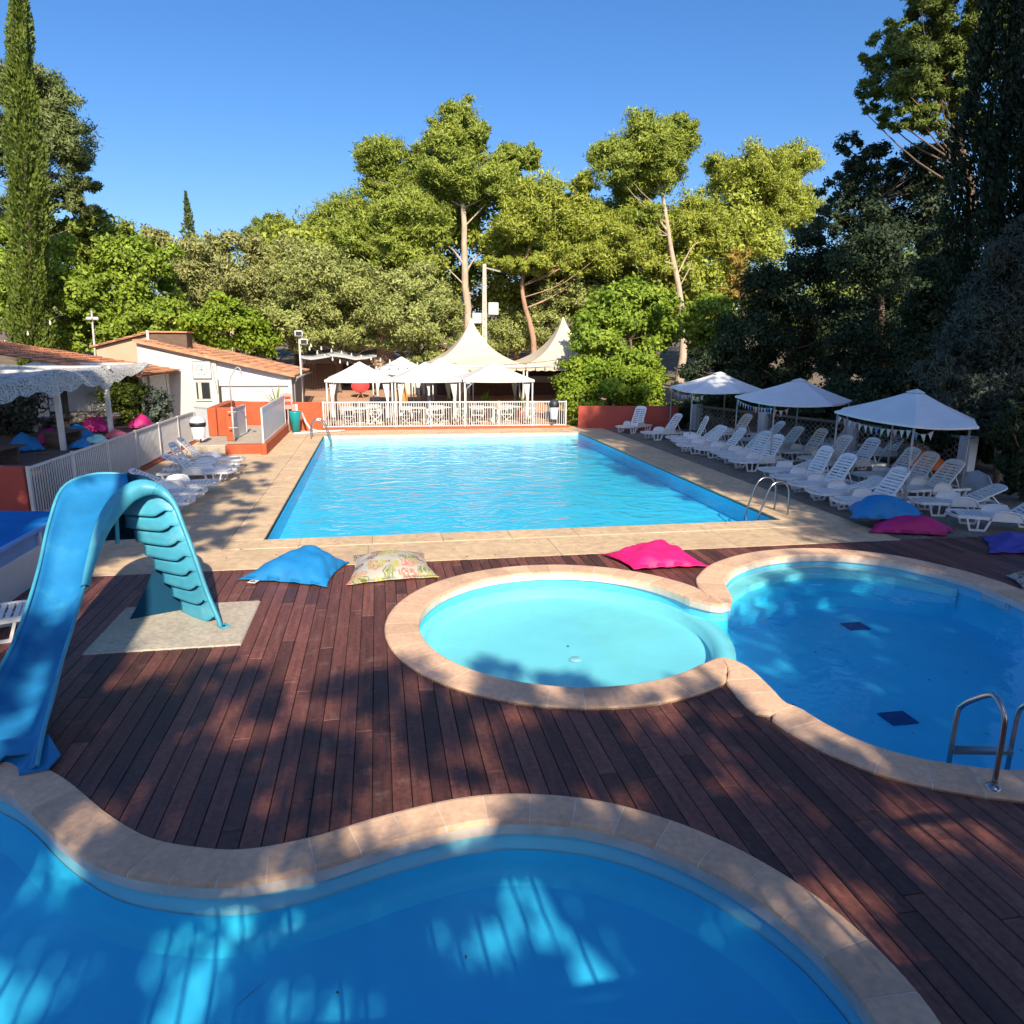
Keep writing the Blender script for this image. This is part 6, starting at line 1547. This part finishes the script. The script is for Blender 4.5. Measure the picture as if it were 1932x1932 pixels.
b_ = at(1868, 640, 19.5); cypress('cypress', 'broad very dark cypress towering at the right edge', b_[0], 19.5, 0, 21.0, 1.18, 46000, .17, M['l_cypdk'], 74, .5, gd, -.062)
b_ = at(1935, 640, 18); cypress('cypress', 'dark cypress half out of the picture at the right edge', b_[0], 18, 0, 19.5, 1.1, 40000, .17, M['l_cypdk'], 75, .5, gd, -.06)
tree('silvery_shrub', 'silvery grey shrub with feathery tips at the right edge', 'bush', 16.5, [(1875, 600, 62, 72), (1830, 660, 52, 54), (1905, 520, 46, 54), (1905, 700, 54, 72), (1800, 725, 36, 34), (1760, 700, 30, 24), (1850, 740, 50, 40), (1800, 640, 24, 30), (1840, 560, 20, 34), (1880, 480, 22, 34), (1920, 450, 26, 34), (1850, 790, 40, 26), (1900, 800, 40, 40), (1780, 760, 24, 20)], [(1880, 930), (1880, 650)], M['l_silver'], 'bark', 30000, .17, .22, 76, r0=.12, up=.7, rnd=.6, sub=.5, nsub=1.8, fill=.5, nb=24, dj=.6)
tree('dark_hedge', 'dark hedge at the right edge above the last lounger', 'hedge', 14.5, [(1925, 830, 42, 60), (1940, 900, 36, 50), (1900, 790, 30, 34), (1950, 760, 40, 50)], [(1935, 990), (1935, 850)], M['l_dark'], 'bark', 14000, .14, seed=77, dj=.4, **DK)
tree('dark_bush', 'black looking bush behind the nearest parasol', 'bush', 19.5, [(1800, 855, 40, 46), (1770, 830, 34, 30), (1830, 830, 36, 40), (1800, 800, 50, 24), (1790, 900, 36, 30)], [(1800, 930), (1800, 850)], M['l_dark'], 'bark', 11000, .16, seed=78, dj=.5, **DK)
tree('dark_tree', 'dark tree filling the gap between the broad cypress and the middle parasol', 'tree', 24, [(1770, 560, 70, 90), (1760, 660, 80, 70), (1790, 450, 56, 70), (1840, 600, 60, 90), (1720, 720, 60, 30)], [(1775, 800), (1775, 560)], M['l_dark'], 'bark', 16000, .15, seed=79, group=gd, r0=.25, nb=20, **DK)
tree('green_tree', 'small yellow green tree glowing in the gap left of the broad cypress', 'tree', 30, [(1765, 480, 36, 70), (1750, 540, 36, 40)], [(1765, 700), (1765, 500)], M['l_green'], 'bark', 5000, .2, seed=80, **DK)
for lb, Y, sp, n_, sd_ in (('dark low bushes behind the pierced block wall, left half', 31, [(1300, 770, 60, 40), (1390, 760, 60, 50), (1480, 760, 60, 50), (1350, 740, 50, 40), (1450, 730, 60, 40)], 9000, 81), ('dark low bushes behind the pierced block wall, right half', 25, [(1550, 780, 60, 50), (1630, 780, 70, 60), (1700, 790, 60, 60), (1600, 740, 60, 40), (1680, 735, 60, 50)], 10000, 82), ('dark bushes under the branches behind the nearest parasol', 20, [(1840, 780, 60, 50), (1780, 770, 60, 50), (1900, 800, 60, 70), (1860, 860, 50, 50), (1720, 790, 40, 30)], 10000, 83)):
    tree('dark_bush', lb, 'bush', Y, sp, [(sp[1][0], 830), (sp[1][0], sp[1][1])], M['l_dark'], 'bark', n_, .18, seed=sd_, dj=.6, **DK)
# lounge plants
def ground_plant(name, label, cat, x, y, z, rx, rz, n, size, mat, seed, aspect=.45):
    t = thing(name, label, cat, (x, y, z)); make_crown(t, [(x, y, z+rz*.9, rx, rx, rz), (x+rx*.4, y, z+rz*1.3, rx*.6, rx*.6, rz*.7)], n, size, aspect, mat, seed, .3, .7, .4)
    m = MB(); m.tube([(x, y, z-.1), (x, y, z+rz*1.2)], [.06, .02], 6); m.build('stem', M['bark'], t); return t
ground_plant('shrub', 'dark bushy shrub with yellow tips in front of the louvred shutters', 'bush', -8.9, 28.2, LZ, .75, .8, 5200, .14, M['l_mid'], 91)
ground_plant('shrub', 'grey leaved shrub by the white shutters at the end of the pergola', 'bush', -8.05, 28.5, LZ-.3, .55, .75, 3200, .13, M['l_silver'], 92)
ground_plant('shrub', 'grey leafy bush in the shade behind the lounge posts', 'bush', -11.6, 25.2, LZ, .9, .9, 4200, .15, M['l_silver'], 93)
t = thing('grass_plant', 'tall dark grassy tuft in the shade behind the front pergola post', 'plant', (-11.7, 21.5, LZ)); frond_plant(t, -11.7, 21.5, LZ, 110, 1.9, M['l_reed'], 95, .022, .8)
t = thing('grass_plant', 'second dark grassy tuft at the left edge of the lounge', 'plant', (-12.6, 19.5, LZ)); frond_plant(t, -12.6, 19.5, LZ, 90, 1.7, M['l_reed'], 96, .022, .8)
ground_plant('shrub', 'dark shrubbery closing the lounge at the far left', 'bush', -14.6, 23.0, LZ, 1.7, 1.4, 8000, .18, M['l_dark'], 97)

# trees that stand behind and beside the viewpoint and shade the near deck and the right side
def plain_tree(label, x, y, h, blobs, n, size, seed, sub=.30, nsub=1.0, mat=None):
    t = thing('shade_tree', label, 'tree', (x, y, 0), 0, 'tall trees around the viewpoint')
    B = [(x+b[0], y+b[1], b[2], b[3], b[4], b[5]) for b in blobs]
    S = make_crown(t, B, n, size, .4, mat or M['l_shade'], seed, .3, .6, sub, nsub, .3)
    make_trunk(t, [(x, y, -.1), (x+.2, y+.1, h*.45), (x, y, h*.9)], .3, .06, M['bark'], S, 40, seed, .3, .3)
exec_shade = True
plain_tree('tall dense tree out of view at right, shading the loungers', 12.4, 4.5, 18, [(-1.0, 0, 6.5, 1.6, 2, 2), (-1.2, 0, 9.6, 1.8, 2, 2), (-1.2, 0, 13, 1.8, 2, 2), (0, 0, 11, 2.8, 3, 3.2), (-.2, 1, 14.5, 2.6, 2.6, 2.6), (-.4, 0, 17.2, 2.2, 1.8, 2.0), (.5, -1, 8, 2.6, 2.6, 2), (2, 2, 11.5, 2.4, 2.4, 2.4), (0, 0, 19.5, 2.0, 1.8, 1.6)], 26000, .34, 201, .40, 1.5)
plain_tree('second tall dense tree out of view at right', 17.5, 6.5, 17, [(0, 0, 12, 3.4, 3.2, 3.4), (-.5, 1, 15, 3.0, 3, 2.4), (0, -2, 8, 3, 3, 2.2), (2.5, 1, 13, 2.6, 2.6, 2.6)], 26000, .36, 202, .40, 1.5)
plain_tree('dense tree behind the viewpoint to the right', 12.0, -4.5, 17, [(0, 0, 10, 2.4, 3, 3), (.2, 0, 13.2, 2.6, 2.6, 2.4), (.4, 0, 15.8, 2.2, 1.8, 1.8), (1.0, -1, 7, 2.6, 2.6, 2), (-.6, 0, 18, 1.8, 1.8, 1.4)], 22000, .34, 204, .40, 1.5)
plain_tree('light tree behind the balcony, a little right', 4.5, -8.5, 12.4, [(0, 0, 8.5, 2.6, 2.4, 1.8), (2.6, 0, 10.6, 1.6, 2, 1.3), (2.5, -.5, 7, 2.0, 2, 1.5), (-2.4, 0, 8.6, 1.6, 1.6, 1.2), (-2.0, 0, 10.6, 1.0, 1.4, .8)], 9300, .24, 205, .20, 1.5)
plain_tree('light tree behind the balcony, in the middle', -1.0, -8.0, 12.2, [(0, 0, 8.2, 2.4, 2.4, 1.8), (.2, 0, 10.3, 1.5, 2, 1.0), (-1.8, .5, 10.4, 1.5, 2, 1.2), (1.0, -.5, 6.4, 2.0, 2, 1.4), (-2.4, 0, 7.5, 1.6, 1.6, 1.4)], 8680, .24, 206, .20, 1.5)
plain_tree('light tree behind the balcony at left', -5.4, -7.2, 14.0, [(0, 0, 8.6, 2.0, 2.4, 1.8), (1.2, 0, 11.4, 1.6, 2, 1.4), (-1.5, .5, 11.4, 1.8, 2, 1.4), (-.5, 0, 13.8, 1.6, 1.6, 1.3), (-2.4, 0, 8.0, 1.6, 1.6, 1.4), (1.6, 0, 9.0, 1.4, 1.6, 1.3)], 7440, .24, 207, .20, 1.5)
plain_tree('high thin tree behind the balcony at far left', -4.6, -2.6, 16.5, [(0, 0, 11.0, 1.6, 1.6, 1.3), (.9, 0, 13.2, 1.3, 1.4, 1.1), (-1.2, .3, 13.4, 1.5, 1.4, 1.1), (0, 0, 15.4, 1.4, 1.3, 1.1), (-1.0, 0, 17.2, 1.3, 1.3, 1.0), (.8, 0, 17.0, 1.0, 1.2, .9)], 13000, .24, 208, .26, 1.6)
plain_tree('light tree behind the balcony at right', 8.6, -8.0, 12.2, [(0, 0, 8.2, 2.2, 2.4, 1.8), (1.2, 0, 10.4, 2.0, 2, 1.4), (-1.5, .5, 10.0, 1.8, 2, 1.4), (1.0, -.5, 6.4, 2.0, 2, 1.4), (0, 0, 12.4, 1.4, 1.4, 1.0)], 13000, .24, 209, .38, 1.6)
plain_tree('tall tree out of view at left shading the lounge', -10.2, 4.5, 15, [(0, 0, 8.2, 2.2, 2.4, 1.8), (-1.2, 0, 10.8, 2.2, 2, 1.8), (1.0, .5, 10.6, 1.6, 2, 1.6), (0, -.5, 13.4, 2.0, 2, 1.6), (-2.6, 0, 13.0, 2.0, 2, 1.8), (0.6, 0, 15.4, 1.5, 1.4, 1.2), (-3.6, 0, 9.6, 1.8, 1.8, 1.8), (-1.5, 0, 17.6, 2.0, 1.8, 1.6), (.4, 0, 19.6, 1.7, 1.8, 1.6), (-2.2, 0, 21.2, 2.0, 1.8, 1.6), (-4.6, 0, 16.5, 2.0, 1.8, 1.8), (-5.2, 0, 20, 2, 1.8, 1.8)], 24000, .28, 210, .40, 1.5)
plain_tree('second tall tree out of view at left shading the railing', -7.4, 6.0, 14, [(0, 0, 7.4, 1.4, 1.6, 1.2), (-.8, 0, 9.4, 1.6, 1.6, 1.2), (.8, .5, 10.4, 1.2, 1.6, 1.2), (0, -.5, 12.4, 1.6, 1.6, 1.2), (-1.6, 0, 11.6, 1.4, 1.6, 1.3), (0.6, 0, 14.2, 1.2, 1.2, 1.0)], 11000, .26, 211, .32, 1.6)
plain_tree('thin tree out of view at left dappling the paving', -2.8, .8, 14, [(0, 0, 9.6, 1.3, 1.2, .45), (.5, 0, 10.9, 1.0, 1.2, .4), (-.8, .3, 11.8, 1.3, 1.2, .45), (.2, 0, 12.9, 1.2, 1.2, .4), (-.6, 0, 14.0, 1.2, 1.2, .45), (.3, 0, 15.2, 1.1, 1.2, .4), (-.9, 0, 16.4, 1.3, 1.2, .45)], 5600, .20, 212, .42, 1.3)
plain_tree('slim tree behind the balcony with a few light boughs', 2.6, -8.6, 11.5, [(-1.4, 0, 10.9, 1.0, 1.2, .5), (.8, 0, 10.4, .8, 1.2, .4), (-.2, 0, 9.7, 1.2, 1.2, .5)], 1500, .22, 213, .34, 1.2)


# ================================================================== LIGHT, SKY, CAMERA
SUN_EL, SUN_AZ = R(35.5), R(4.0)                      # sun behind the viewpoint, a touch to the right
sd = Vector((math.sin(SUN_AZ)*math.cos(SUN_EL), -math.cos(SUN_AZ)*math.cos(SUN_EL), math.sin(SUN_EL)))
la = bpy.data.lights.new('sun', 'SUN'); la.energy = 4.7; la.angle = R(.55); la.color = (1.0, .87, .67)
lo = bpy.data.objects.new('sun', la); COL.objects.link(lo); lo.location = (0, -20, 40)
lo.rotation_euler = sd.to_track_quat('Z', 'Y').to_euler()
w = bpy.data.worlds.new('World'); SC.world = w; w.use_nodes = True; nt = w.node_tree; nt.nodes.clear()
sk = N(nt, 'ShaderNodeTexSky', sky_type='NISHITA'); sk.sun_disc = False; sk.sun_elevation = SUN_EL
sk.sun_rotation = math.atan2(sd.x, sd.y); sk.altitude = 200; sk.air_density = 1.0; sk.dust_density = 2.0; sk.ozone_density = 3.5
hsv = N(nt, 'ShaderNodeHueSaturation'); hsv.inputs['Saturation'].default_value = 1.24; hsv.inputs['Value'].default_value = .97
bg = N(nt, 'ShaderNodeBackground'); bg.inputs['Strength'].default_value = .118
ou = N(nt, 'ShaderNodeOutputWorld'); L(nt, sk.outputs['Color'], hsv.inputs['Color']); tn = N(nt, 'ShaderNodeVectorMath', operation='MULTIPLY'); tn.inputs[1].default_value = (.83, .875, 1.0); L(nt, hsv.outputs['Color'], tn.inputs[0]); L(nt, tn.outputs['Vector'], bg.inputs['Color']); L(nt, bg.outputs['Background'], ou.inputs['Surface'])
cd = bpy.data.cameras.new('camera'); co = bpy.data.objects.new('camera', cd); COL.objects.link(co); SC.camera = co
cd.sensor_fit = 'HORIZONTAL'; cd.sensor_width = 36; cd.lens = 36*FPX/1932; cd.clip_start = .05; cd.clip_end = 2000
from mathutils import Matrix
rot = Matrix(((cr[0], cu[0], -cf[0]), (cr[1], cu[1], -cf[1]), (cr[2], cu[2], -cf[2])))
co.matrix_world = Matrix.Translation(Vector(CAM)) @ rot.to_4x4()
vs_ = SC.view_settings; vs_.view_transform = 'Standard'; vs_.look = 'None'; vs_.exposure = 0.72; vs_.gamma = 1.0; vs_.use_curve_mapping = False
SC.cycles.max_bounces = 8; SC.cycles.transparent_max_bounces = 12; SC.cycles.diffuse_bounces = 3; SC.cycles.glossy_bounces = 3; SC.cycles.caustics_reflective = False; SC.cycles.caustics_refractive = False
SC.cycles.use_denoising = True
